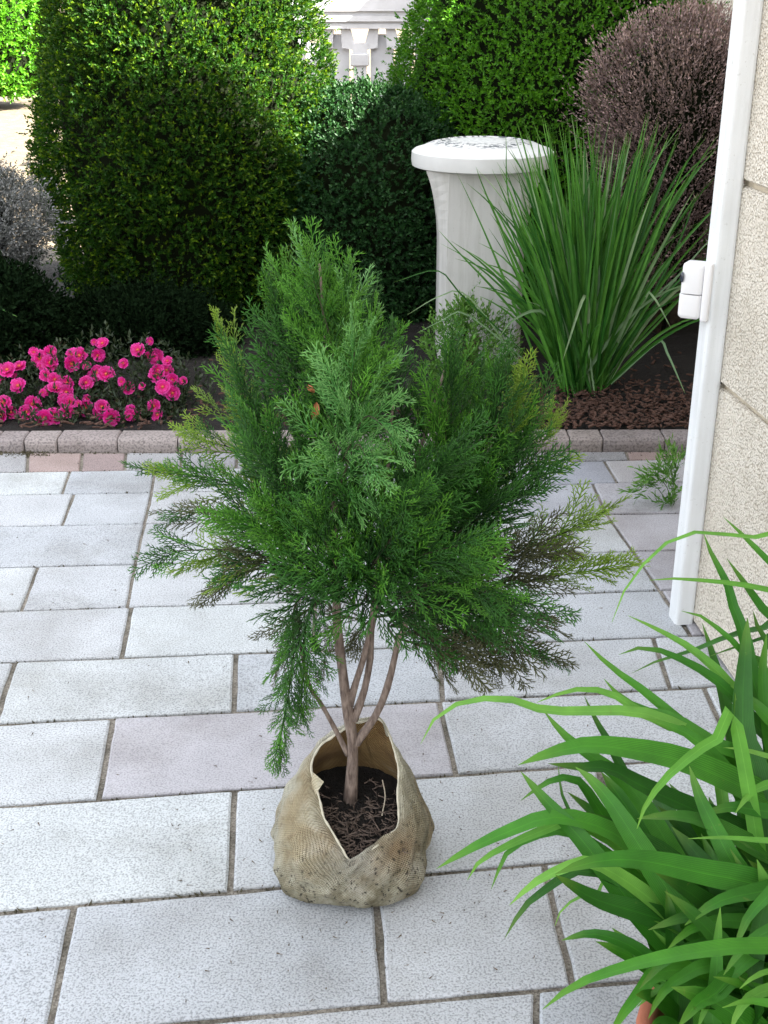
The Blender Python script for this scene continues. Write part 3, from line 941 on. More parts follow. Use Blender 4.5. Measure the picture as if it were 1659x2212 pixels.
# ------------------------------------------------------------------ ornamental grass
def build_grass():
    b0 = gp(1262, 842, .03)
    root = empty("ornamental_grass", b0, "tall clump of arching green ornamental grass on the bark mulch", "grass clump")
    r = np.random.default_rng(21)
    def blade(p, az, lean, L, curl, w, mat, name="blade"):
        n = 12
        pts = [np.array(p)]
        ang = lean
        for i in range(n - 1):
            t = i / (n - 1)
            ang_t = lean + curl * t ** 2.2
            d = np.array([math.sin(ang_t) * math.cos(az), math.sin(ang_t) * math.sin(az), math.cos(ang_t)])
            pts.append(pts[-1] + d * L / (n - 1))
        pts = np.array(pts)
        hint = nrm(np.array([r.normal(0, .5), -1.0, .35 + r.normal(0, .3)]))
        V, F, A = ribbon(pts, strap_width(n, w, .35, .5), hint, .15, np.linspace(0, r.normal(0, .7), n))
        obj(name, V, F, mat, root, origin=p, smooth=True, attrs=A)
    for i in range(250):
        q = r.uniform(0, 1) ** .6 * .085; a0 = r.uniform(0, 6.28)
        p = b0 + np.array([q * math.cos(a0), q * math.sin(a0) * .8, 0])
        az = a0 + r.normal(0, .5) if r.uniform() < .7 else r.uniform(0, 6.28)
        if math.sin(az) < -.3 and r.uniform() < .45: az = r.choice([0, math.pi]) + r.normal(0, .4)
        lean = abs(r.normal(0, .17)) + .02
        L = r.uniform(.72, 1.10); curl = abs(r.normal(.18, .28))
        if i % 5 == 0: L, lean, curl = r.uniform(.5, .85), r.uniform(.3, .7), r.uniform(.5, 1.3)
        blade(p, az, lean, L, curl, r.uniform(.009, .017), M_blade if r.uniform() < .9 else M_blade_pale)
    for i in range(46):
        p = b0 + np.array([r.normal(-.05, .04), r.normal(-.03, .04), 0])
        blade(p, math.pi + r.normal(0, .35), r.uniform(.10, .42), r.uniform(.65, 1.0), abs(r.normal(.15, .25)), r.uniform(.009, .016), M_blade if r.uniform() < .85 else M_blade_pale)
    # individual arching blades read off the picture
    tr = [([(1130, 760), (1000, 640), (945, 585), (850, 610)], .006, 0), ([(1120, 780), (1010, 640), (950, 640), (880, 680)], .006, 1),
          ([(1160, 800), (1010, 680), (960, 690), (900, 720)], .006, 1), ([(1230, 820), (1080, 640), (1000, 555), (945, 495)], .009, 0),
          ([(1230, 820), (1130, 600), (1050, 420), (1028, 360)], .011, 0), ([(1240, 820), (1180, 680), (1110, 690), (1075, 735)], .012, 1),
          ([(1250, 830), (1270, 700), (1262, 640), (1215, 780)], .013, 1), ([(1300, 830), (1360, 740), (1340, 715), (1370, 760)], .012, 1),
          ([(1300, 800), (1390, 650), (1410, 640), (1450, 710)], .012, 1), ([(1300, 800), (1400, 660), (1470, 590), (1530, 520)], .008, 1),
          ([(1310, 810), (1420, 700), (1490, 620), (1520, 590)], .008, 0), ([(1320, 830), (1420, 740), (1440, 760), (1480, 850)], .010, 1),
          ([(1300, 820), (1420, 500), (1485, 345)], .009, 0), ([(1310, 820), (1450, 560), (1505, 420)], .010, 0),
          ([(1270, 820), (1320, 500), (1355, 290)], .009, 0), ([(1280, 820), (1350, 560), (1392, 300)], .010, 0),
          ([(1250, 820), (1180, 500), (1160, 275)], .008, 0), ([(1240, 820), (1110, 480), (1092, 280)], .007, 0),
          ([(1250, 820), (1250, 500), (1300, 300)], .009, 0), ([(1262, 820), (1245, 500), (1255, 320)], .009, 0)]
    for pts, w, pale in tr:
        yy = np.linspace(b0[1] - .02, b0[1] - r.uniform(.02, .30), len(pts))
        P = spline([at(x, y, Y) for (x, y), Y in zip(pts, yy)], 16)
        V, F, A = ribbon(P, strap_width(16, w * 1.1, .4, .5), nrm([r.normal(0, .3), -1, .5]), .15)
        obj("blade", V, F, M_blade_pale if pale else M_blade, root, origin=P[0], smooth=True, attrs=A)
build_grass()

# ------------------------------------------------------------------ pink flowers
def build_flowers():
    Z = [(850, 130), (1245, 110), (280, 200), (415, 205), (820, 225), (600, 225), (660, 230), (1145, 185), (1230, 225), (1295, 240), (1390, 275), (160, 320), (415, 290),
         (620, 300), (720, 315), (1025, 295), (1310, 350), (385, 395), (880, 385), (455, 430), (1010, 445), (715, 455), (160, 480), (1180, 485), (1430, 430),
         (1520, 440), (1350, 490), (1430, 540), (560, 455), (355, 535), (460, 500), (270, 635), (535, 600), (220, 700), (845, 655), (1280, 650), (650, 625),
         (1310, 720), (1090, 720), (925, 780), (1090, 820), (455, 830), (60, 350), (110, 385), (325, 790), (555, 700), (720, 590), (30, 620), (90, 700), (-60, 420), (-70, 600)]
    Z = Z + [(zx + q * 61 - 70, zy + 40 + 13 * ((i * 7) % 9 - 4)) for i, (zx, zy) in enumerate(Z) if i % 2 == 0 for q in (i % 3,)]
    c0 = gp(205, 925, .03)
    c0 = np.array([c0[0], 4.55, .03])
    root = empty("flower_bush", c0, "low bush covered in hot pink blossoms behind the kerb", "flower bush")
    r = np.random.default_rng(5)
    # leaves
    sites, norms = [], []
    heads = []
    for zx, zy in Z:
        x, y = zx * .2604, 708.5 + zy * .2604
        Y = 4.30 + max(0, (925 - y)) / 215 * .42 + r.normal(0, .02)
        p = at(x, y, Y); p[2] = max(p[2], .05)
        heads.append(p)
    hp = np.array(heads)
    n = 1100
    k = r.integers(0, len(hp), n)
    P = hp[k] + r.normal(0, 1, (n, 3)) * [.07, .05, .035] + [0, .04, -.06]
    P[:, 2] = np.maximum(P[:, 2], .03)
    N = nrm(np.c_[r.normal(0, .4, n), r.normal(-.4, .3, n), np.ones(n)])
    V, F, rn, tp = sprigs(P, N, 6, .04, .026, .010, .3, .4, .9)
    obj("foliage", V, F, M_bushleaf, root, attrs={'rnd': rn, 'tip': tp * .6})
    # petal mesh, shared
    def petal_mesh(L, W, cup, seed):
        q = np.random.default_rng(seed); nu, nv_ = 6, 5
        V, al = [], []
        for i in range(nu):
            t = i / (nu - 1)
            w = W * (.25 + .75 * math.sin(min(1, t * 1.15) * math.pi / 2)) * (1 if t < .85 else .82)
            for j in range(nv_):
                s = (j / (nv_ - 1) - .5) * 2
                edge = L * t * (1 - .12 * abs(s) ** 2 * (t > .8)) + (.06 * L * math.cos(s * 6) if i == nu - 1 else 0)
                V.append((s * w * .5, edge, cup * L * (t ** 1.5) - .12 * W * s * s * (1 - t) + q.normal(0, .02 * L)))
                al.append(t)
        F = [[i * nv_ + j, i * nv_ + j + 1, (i + 1) * nv_ + j + 1, (i + 1) * nv_ + j] for i in range(nu - 1) for j in range(nv_ - 1)]
        return mesh("petal", V, F, M_petal, True, {'along': al})
    outer = [petal_mesh(.030, .026, .12, s) for s in range(3)]
    inner = [petal_mesh(.018, .018, .42, s + 9) for s in range(3)]
    n = 10
    ev = [(.0065 * math.cos(6.283 * i / n) * q, .0065 * math.sin(6.283 * i / n) * q, z) for q, z in ((1, .001), (.8, .006), (.3, .008)) for i in range(n)]
    ef = [[j * n + i, j * n + (i + 1) % n, (j + 1) * n + (i + 1) % n, (j + 1) * n + i] for j in range(2) for i in range(n)] + [[2 * n + i for i in range(n)]]
    eye = mesh("flower_eye", ev, ef, M_flower_eye, True)
    for hi, p in enumerate(heads):
        o = bpy.data.objects.new("flower", eye); COL.objects.link(o)
        nv = Vector((r.normal(0, .35), -1.0 + r.normal(0, .25), .55 + r.normal(0, .35))).normalized()
        sc = r.choice([r.uniform(.45, .7), r.uniform(.8, 1.15), r.uniform(.85, 1.15)])
        M = Matrix.Translation(Vector(p - WO[root.name])) @ nv.to_track_quat('Z', 'Y').to_matrix().to_4x4() @ Matrix.Scale(sc, 4)
        o.parent = root; o.matrix_local = M
        for ringi, (set_, cnt, lift) in enumerate(((outer, 7, 0.0), (inner, 6, .002))):
            for i in range(cnt):
                pe = bpy.data.objects.new("petal", set_[int(r.integers(0, 3))]); COL.objects.link(pe)
                a = 2 * math.pi * (i + .5 * ringi) / cnt + r.normal(0, .08)
                pe.parent = o
                pe.matrix_local = Matrix.Translation((0, 0, lift + .0006 * (i % 2))) @ Matrix.Rotation(a, 4, 'Z') @ Matrix.Rotation(r.normal(.05, .12), 4, 'X') @ Matrix.Translation((0, .002, 0))
build_flowers()

# ------------------------------------------------------------------ sack
TREE_Y = 1.845
SKC = np.array([ad(760, 1880, 2.27)[0], 1.83, 0.0])
RIM = [((765, 1866), .100), ((800, 1843), .114), ((838, 1806), .132), ((860, 1772), .146), ((861, 1705), .182), ((856, 1642), .216), ((846, 1592), .244), ((820, 1558), .262),
       ((782, 1562), .260), ((733, 1582), .248), ((694, 1606), .234), ((678, 1640), .212), ((676, 1682), .188), ((690, 1732), .164), ((715, 1792), .136), ((744, 1850), .108)]

def sack_curves():
    rim = np.array([gp(x, y, z) for (x, y), z in RIM])
    rim = spline(np.vstack([rim, rim[:1]]), 129)[:-1]
    k = np.arange(128)
    rim[:, 2] += .003 * np.sin(k * .2 + .02 * k) + .0012 * np.sin(k * .93 + 1) * np.sin(k * .11)
    rim[:, 0] += .0022 * np.sin(k * .31 + 2); rim[:, 1] += .0015 * np.sin(k * .57)
    rim = np.roll(rim, -64, axis=0)
    rel = rim - SKC
    th = np.arctan2(rel[:, 0], -rel[:, 1])          # 0 towards the camera, + to the right
    return rim, th

def build_sack():
    root = empty("grow_sack", SKC, "beige woven sack full of dark soil holding the young tree", "sack")
    rim, th = sack_curves()
    n = len(rim)
    # wall directions: evenly spread angles that stay ordered with the rim
    ang = np.unwrap(th); ev = np.linspace(0, 2 * math.pi, n, endpoint=False) + ang[0]
    if ang[-1] < ang[0]: ev = ang[0] - np.linspace(0, 2 * math.pi, n, endpoint=False)
    ang = .35 * ang + .65 * ev
    turn = 2 * math.pi if ev[1] > ev[0] else -2 * math.pi
    prof = np.array([(0, .140), (.04, .158), (.10, .143), (.168, .119), (.228, .096), (.29, .072), (.33, .056)])
    nl = 26
    rings, dirt, fold = [], [], []
    r = np.random.default_rng(3)
    for j in range(nl + 1):
        t = j / nl
        ring = []; dd = []; ff = []
        for i in range(n):
            a = ang[i]; zr = rim[i][2]
            d = np.array([math.sin(a), -math.cos(a), 0])
            sq = 1 + .075 * math.cos(4 * (a - .75))
            lump = .006 * math.sin(a * 3 + 1 + t * 4) + .0045 * math.sin(a * 7 + t * 9) + .003 * math.sin(a * 13 - t * 6) * t + .0022 * math.sin(a * 19 - t * 17)
            if t < .12:
                u = t / .12
                z = .004 + .028 * u ** 2; rad = (.128 + .026 * math.sin(u * math.pi / 2)) * sq
                p = SKC + d * (rad + lump * u) + [0, 0, z]
            else:
                u = (t - .12) / .88
                z = .032 + (zr - .032) * (1 - (1 - u) ** 1.25)
                rad = np.interp(z, prof[:, 0], prof[:, 1]) * (sq * (1 - u) + u) + lump
                # a soft roll: the cloth turns in towards the rim over the last stretch
                body = SKC + d * rad + [0, 0, z]
                wv = max(0, (u - .45) / .55) ** 2.2
                p = body * (1 - wv) + rim[i] * wv
                if u > .8: p = p + np.array([0, 0, .010 * math.sin((u - .8) / .2 * math.pi)])
                # slanting crease in the cloth on the right
                cr = math.exp(-((a - 1.15 + (u - .55) * 1.1) / .16) ** 2) * math.exp(-((u - .62) / .28) ** 2)
                p = p + d * (.011 * cr) + np.array([0, 0, -.004 * cr])
                cr2 = math.exp(-((a - .80 + (u - .55) * 1.1) / .10) ** 2) * math.exp(-((u - .55) / .3) ** 2)
                p = p - d * .006 * cr2
            ring.append(p)
            dd.append(np.clip((.17 - p[2] + .04 * math.sin(a)) / .12, 0, 1))
            ff.append(math.exp(-((math.atan2(math.sin(a - .75), math.cos(a - .75)) + (t - .6) * .7) / .34) ** 2) * math.exp(-((t - .68) / .25) ** 2))
        rings.append(ring); dirt.append(dd); fold.append(ff)
    V = np.array([rg + [rg[0]] for rg in rings]).reshape(-1, 3)
    m = n + 1
    F = [[j * m + i, j * m + i + 1, (j + 1) * m + i + 1, (j + 1) * m + i] for j in range(nl) for i in range(n)]
    F.append(list(range(n - 1, -1, -1)))
    dirt = [q + [q[0]] for q in dirt]; fold = [q + [q[0]] for q in fold]
    sv = V[:, 2] * 3.2
    A = {'su': np.tile(np.append(ang, ang[0] + turn) - ang[0], nl + 1) / 6.283 * 1.35, 'sv': sv, 'dirt': np.array(dirt).ravel(), 'fold': np.array(fold).ravel()}
    obj("sack_cloth", V, F, M_sack, root, smooth=True, attrs=A)
    # lining: the inside of the cloth, 4 mm in from the rim and down to the soil
    top = np.array(rings[-1]); cen = top.mean(0)
    rin = []
    inn = []
    for j in range(10):
        t = j / 9
        row = []
        for i in range(n):
            outer = np.array(rings[-1][i])
            d = nrm(np.array([cen[0] - outer[0], cen[1] - outer[1], 0]))
            a = ang[i]; zr = rim[i][2]
            zb = .075
            z = zr + .0 - (zr - zb) * t
            rad = np.interp(z, prof[:, 0], prof[:, 1]) - .017
            wall = SKC + np.array([math.sin(a), -math.cos(a), 0]) * rad + [0, 0, z]
            w = min(1, t * 2.2)
            p = (outer + d * .003 * min(1, j)) * (1 - w) + wall * w if j else outer
            p = np.array(p); p[2] = z if j else outer[2]
            row.append(p)
        inn.append(row)
    V = np.array(inn).reshape(-1, 3)
    F = [[(j + 1) * n + i, (j + 1) * n + (i + 1) % n, j * n + (i + 1) % n, j * n + i] for j in range(9) for i in range(n)]
    A = {'su': np.tile(ang - ang[0], 10) / 6.283 * 1.1, 'sv': V[:, 2] * 3.2}
    obj("sack_lining", V, F, M_sack_in, root, smooth=True, attrs=A)
    # hem: pale frayed edge bead
    pts = top + [0, 0, .001]
    rings2 = []
    for i in range(n):
        tg = nrm(pts[(i + 1) % n] - pts[i - 1]); u = nrm(np.cross(tg, [0, 0, 1.0])); w = np.cross(u, tg)
        rr = .0022 + .0007 * math.sin(i * 1.3) * math.sin(i * .37)
        rings2.append([pts[i] + rr * (math.cos(q) * u + math.sin(q) * w) for q in np.linspace(0, 2 * math.pi, 6, endpoint=False)])
    rings2.append(rings2[0])
    mb = MB().loft(rings2, False, False)
    mb.build("hem", simple("hem_thread", (.60, .56, .44), .95, .15, 80), root, smooth=True)
    # a torn flap at the left rim
    q0, q1, q2 = gp(676, 1668, .212), gp(700, 1690, .20), gp(682, 1716, .178)
    obj("torn_flap", [q0, q1 + [0, -.004, .004], q2, gp(672, 1692, .19)], [[0, 3, 2, 1]], M_sack, root, attrs={'su': [0, .02, .03, .01], 'sv': [0, .03, .05, .02], 'dirt': [0] * 4, 'fold': [0] * 4})
    # soil
    k = 40; m = 12
    V = []
    for j in range(m + 1):
        for i in range(k):
            a = 2 * math.pi * i / k; rad = .148 * j / m
            x, y = SKC[0] + rad * math.sin(a), SKC[1] + .008 - rad * math.cos(a)
            z = .112 + .20 * (y - SKC[1]) + r.normal(0, .0025) + .016 * math.exp(-((x - SKC[0]) ** 2 + (y - TREE_Y) ** 2) / .002)
            pr = np.interp(z, prof[:, 0], prof[:, 1]) - .014
            rr = math.hypot(x - SKC[0], y - SKC[1])
            if rr > pr: x, y = SKC[0] + (x - SKC[0]) * pr / rr, SKC[1] + (y - SKC[1]) * pr / rr
            V.append((x, y, z))
    F = [[(j + 1) * k + i, (j + 1) * k + (i + 1) % k, j * k + (i + 1) % k, j * k + i] for j in range(m) for i in range(k)]
    obj("soil", V, [f[::-1] for f in F], M_soil, root, smooth=True)
    # dry needle litter on the soil
    LV, LF = [], []
    for q in range(230):
        x, y = SKC[0] + r.normal(.012, .05), SKC[1] + r.normal(-.045, .045)
        if math.hypot(x - SKC[0], y - SKC[1]) > .128: continue
        z = .117 + .20 * (y - SKC[1]) + r.uniform(0, .006)
        a = r.uniform(0, 6.28); L = r.uniform(.012, .035)
        d = np.array([math.cos(a), math.sin(a), r.normal(.1, .3)])
        def stick(p, d, L, w):
            b = len(LV); sd = nrm(np.cross(d, [0, 0, 1.0])); up = np.cross(sd, d)
            LV.extend([p + sd * w, p - sd * w, p + up * w * 1.6, p + d * L])
            LF.extend([[b, b + 3, b + 2], [b + 2, b + 3, b + 1], [b + 1, b + 3, b]])
        p = np.array([x, y, z]); stick(p, d, L, .0014)
        for s in range(3):
            dd_ = nrm(d + np.cross(d, [0, 0, 1]) * (.8 if s % 2 else -.8)); stick(p + d * L * (.25 + .22 * s), dd_, L * .45, .0011)
    lit = obj("needle_litter", LV, LF, simple("dry_litter", (.13, .095, .075), .9, .75, 150), root)
    lit["kind"] = "stuff"
    mb = MB().tube(spline([gp(825, 1762, .12), gp(832, 1720, .14), gp(826, 1685, .155)], 8), .0012, 5)
    mb.build("dry_stalk", simple("straw", (.55, .48, .36), .8, .1, 30), root)
build_sack()

# ------------------------------------------------------------------ young conifer
def frond_mesh(seed, mat, lod=1.0):
    """flat scale-leaf spray, 1 unit long along +Y: rachis, branchlets, branchlets of branchlets"""
    r = np.random.default_rng(seed)
    V, F, T = [], [], []
    def twig(p, d, up, L, rad, bend, segs, t0, t1):
        b = len(V); d = nrm(d); sd = nrm(np.cross(d, up)); up = np.cross(sd, d)
        pts = []
        q = np.array(p, float)
        for i in range(segs + 1):
            pts.append(q.copy())
            d = nrm(d + sd * bend[0] / segs + up * bend[1] / segs); q = q + d * L / segs
        for i in range(segs):
            rr = rad * (1 - .35 * i / segs)
            for a in (0.5, 2.6, 4.7):
                V.append(pts[i] + rr * (math.cos(a) * sd + math.sin(a) * up * .7)); T.append(t0 + (t1 - t0) * i / segs)
        V.append(pts[-1]); T.append(t1)
        for i in range(segs - 1):
            for k in range(3):
                a0, a1 = b + i * 3 + k, b + i * 3 + (k + 1) % 3
                F.append([a0, a1, a1 + 3]); F.append([a0, a1 + 3, a0 + 3])
        for k in range(3): F.append([b + (segs - 1) * 3 + k, b + (segs - 1) * 3 + (k + 1) % 3, b + segs * 3])
        return pts
    up = np.array([0, 0, 1.0])
    droop = r.normal(-.22, .16); sweep = r.normal(0, .22)
    main = np.array(twig((0, 0, 0), (0, 1, 0), up, 1.0, .0125, (sweep, droop), 7, 0, .8))
    nb = int(r.integers(13, 21)); wide = r.uniform(.8, 1.2); opn = r.uniform(-.12, .12); gap = r.uniform(.054, .078)
    for i in range(nb):
        t = .06 + .9 * i / nb + r.uniform(-.01, .01)
        s = 1 if i % 2 else -1
        f = t * 7; k = min(int(f), 6)
        p = main[k] + (main[k + 1] - main[k]) * (f - k)
        tg = nrm(main[k + 1] - main[k])
        sd = nrm(np.cross(tg, up)) * s
        L = (.44 * (1 - t) ** .8 * (.45 + .55 * min(1, t / .25)) + .10) * r.uniform(.7, 1.2) * wide
        if r.uniform() < .07: continue
        a = r.uniform(.58, .88) + opn
        d = tg * math.cos(a) + sd * math.sin(a) + up * r.normal(0, .12)
        br = np.array(twig(p, d, up, L, .0105, (-s * r.uniform(.1, .45), r.normal(-.1, .18)), 3, t * .45, .35 + .6 * t))
        ns = max(1, int(L / gap))
        for j in range(ns):
            u = .18 + .72 * j / ns + r.uniform(-.02, .02)
            f2 = u * 3; k2 = min(int(f2), 2)
            p2 = br[k2] + (br[k2 + 1] - br[k2]) * (f2 - k2)
            tg2 = nrm(br[k2 + 1] - br[k2]); s2 = 1 if j % 2 else -1
            sd2 = nrm(np.cross(tg2, up)) * s2
            a2 = r.uniform(.6, .85)
            L2 = (.135 * (1 - u * .55)) * r.uniform(.75, 1.2)
            tt = .3 + .5 * t
            twig(p2, tg2 * math.cos(a2) + sd2 * math.sin(a2) + up * r.normal(0, .14), up, L2, .0108, (-s2 * .25, r.normal(0, .15)), 2, tt, min(1, tt + .45))
    return np.array(V), np.array(F), np.array(T)

BOUGHS = [
    ([(722, 950), (670, 740), (625, 590)], 0, .03, 20, .13, [1, 2, 1]),
    ([(728, 900), (748, 740), (748, 590)], .0, .03, 18, .125, [1, 1, 3]),
    ([(735, 950), (790, 800), (800, 650)], .04, .07, 18, .125, [1, 2]),
    ([(890, 1220), (955, 960), (985, 745)], .04, .05, 24, .13, [1, 2, 1]),
    ([(920, 1180), (1010, 930), (1035, 770)], .05, .07, 22, .13, [1, 2, 1]),
    ([(960, 1150), (1080, 960), (1120, 800)], .02, .05, 20, .13, [1, 2, 0]),
    # pixel path, distance offset from the trunk at start / end, sprays, spray length, colours
    ([(735, 1300), (718, 950), (690, 545)], 0, .02, 40, .150, [1, 1, 2]),
    ([(726, 1000), (720, 760), (672, 560)], -.03, -.04, 22, .125, [1, 1, 3]),
    ([(730, 900), (725, 700), (716, 575)], .03, .06, 14, .125, [1, 0]),
    ([(720, 1250), (655, 900), (595, 635)], .02, .05, 30, .150, [1, 2, 1]),
    ([(690, 1220), (590, 980), (520, 780)], .06, .10, 28, .150, [1, 1, 2]),
    ([(640, 1050), (540, 880), (482, 690)], .14, .19, 16, .115, [0]),
    ([(600, 980), (520, 900), (455, 850)], .15, .18, 8, .10, [0]),
    ([(742, 1120), (752, 900), (770, 690)], -.10, -.14, 22, .135, [3, 1]),
    ([(735, 1000), (790, 900), (850, 945)], -.14, -.22, 12, .125, [3]),
    ([(730, 1050), (770, 960), (800, 1010)], -.14, -.22, 9, .12, [3]),
    ([(760, 900), (800, 800), (810, 720)], -.08, -.10, 14, .13, [3, 1]),
    ([(820, 1300), (850, 1000), (850, 760)], .05, .09, 28, .15, [2, 2, 1]),
    ([(840, 1250), (900, 1000), (915, 850)], .08, .12, 20, .14, [2, 1]),
    ([(870, 1280), (950, 1000), (972, 760)], 0, .02, 30, .145, [1, 2, 1]),
    ([(900, 1260), (1030, 1000), (1075, 790)], .0, .04, 32, .15, [1, 2, 1]),
    ([(930, 1240), (1090, 1000), (1150, 850)], .04, .08, 28, .145, [1, 2]),
    ([(980, 1180), (1140, 980), (1195, 870)], .08, .13, 18, .12, [0, 1]),
    ([(850, 1260), (1000, 1120), (1140, 1010)], -.04, -.02, 26, .15, [2]),
    ([(850, 1300), (1090, 1180), (1285, 1075)], .04, .10, 24, .14, [1, 4, 0]),
    ([(840, 1330), (1090, 1240), (1310, 1180)], .02, .06, 22, .14, [1, 4, 0]),
    ([(860, 1300), (1060, 1200), (1200, 1120)], .10, .16, 16, .14, [2, 4]),
    ([(800, 1300), (960, 1260), (1110, 1300)], -.12, -.22, 24, .155, [1, 2, 1]),
    ([(800, 1260), (900, 1180), (990, 1130)], -.14, -.22, 18, .15, [1, 2]),
    ([(820, 1320), (950, 1310), (1080, 1330)], -.05, -.08, 22, .15, [2]),
    ([(845, 1350), (1010, 1350), (1165, 1410)], .03, .06, 24, .14, [4, 4, 2]),
    ([(850, 1340), (1040, 1320), (1180, 1330)], .10, .14, 18, .14, [4, 2]),
    ([(860, 1370), (960, 1380), (1060, 1440)], .02, .02, 14, .13, [4]),
    ([(690, 1160), (520, 1040), (350, 990)], .12, .18, 26, .14, [0, 1]),
    ([(670, 1100), (530, 970), (420, 920)], .16, .22, 20, .13, [1, 0]),
    ([(680, 1200), (520, 1120), (395, 1105)], .08, .12, 18, .13, [4, 2]),
    ([(690, 1230), (520, 1190), (365, 1190)], .03, .06, 14, .13, [0, 1]),
    ([(700, 1250), (570, 1220), (480, 1255)], .04, .06, 16, .13, [4, 2]),
    ([(710, 1260), (640, 1300), (632, 1440), (602, 1620)], -.04, -.10, 32, .10, [1, 1, 2]),
    ([(710, 1280), (665, 1330), (655, 1460), (650, 1540)], -.02, -.05, 18, .095, [1, 2]),
    ([(700, 1300), (620, 1360), (600, 1450)], .05, .06, 8, .10, [4]),
    ([(770, 1310), (720, 1200), (680, 1090)], -.12, -.18, 24, .15, [1, 2, 1]),
    ([(700, 1240), (620, 1150), (545, 1100)], -.06, -.08, 22, .15, [1]),
    ([(780, 1260), (850, 1130), (890, 1040)], -.14, -.22, 22, .15, [2, 2, 2, 1]),  # mostly deep green from here, painting shade right of the trunk
    ([(800, 1200), (880, 1050), (960, 940)], -.12, -.16, 22, .15, [2, 2, 2, 1]),
    ([(770, 1250), (790, 1150), (770, 1040)], -.10, -.14, 18, .15, [2, 2, 1]),
    ([(660, 1150), (610, 1020), (560, 930)], -.02, -.02, 22, .15, [1, 2]),
    ([(730, 1340), (705, 1400), (700, 1450)], .06, .07, 8, .10, [4]),
    ([(800, 1340), (770, 1370), (760, 1390)], .03, .03, 8, .09, [4]),
    ([(860, 1380), (920, 1400), (960, 1430)], .03, .03, 8, .10, [4]),
]

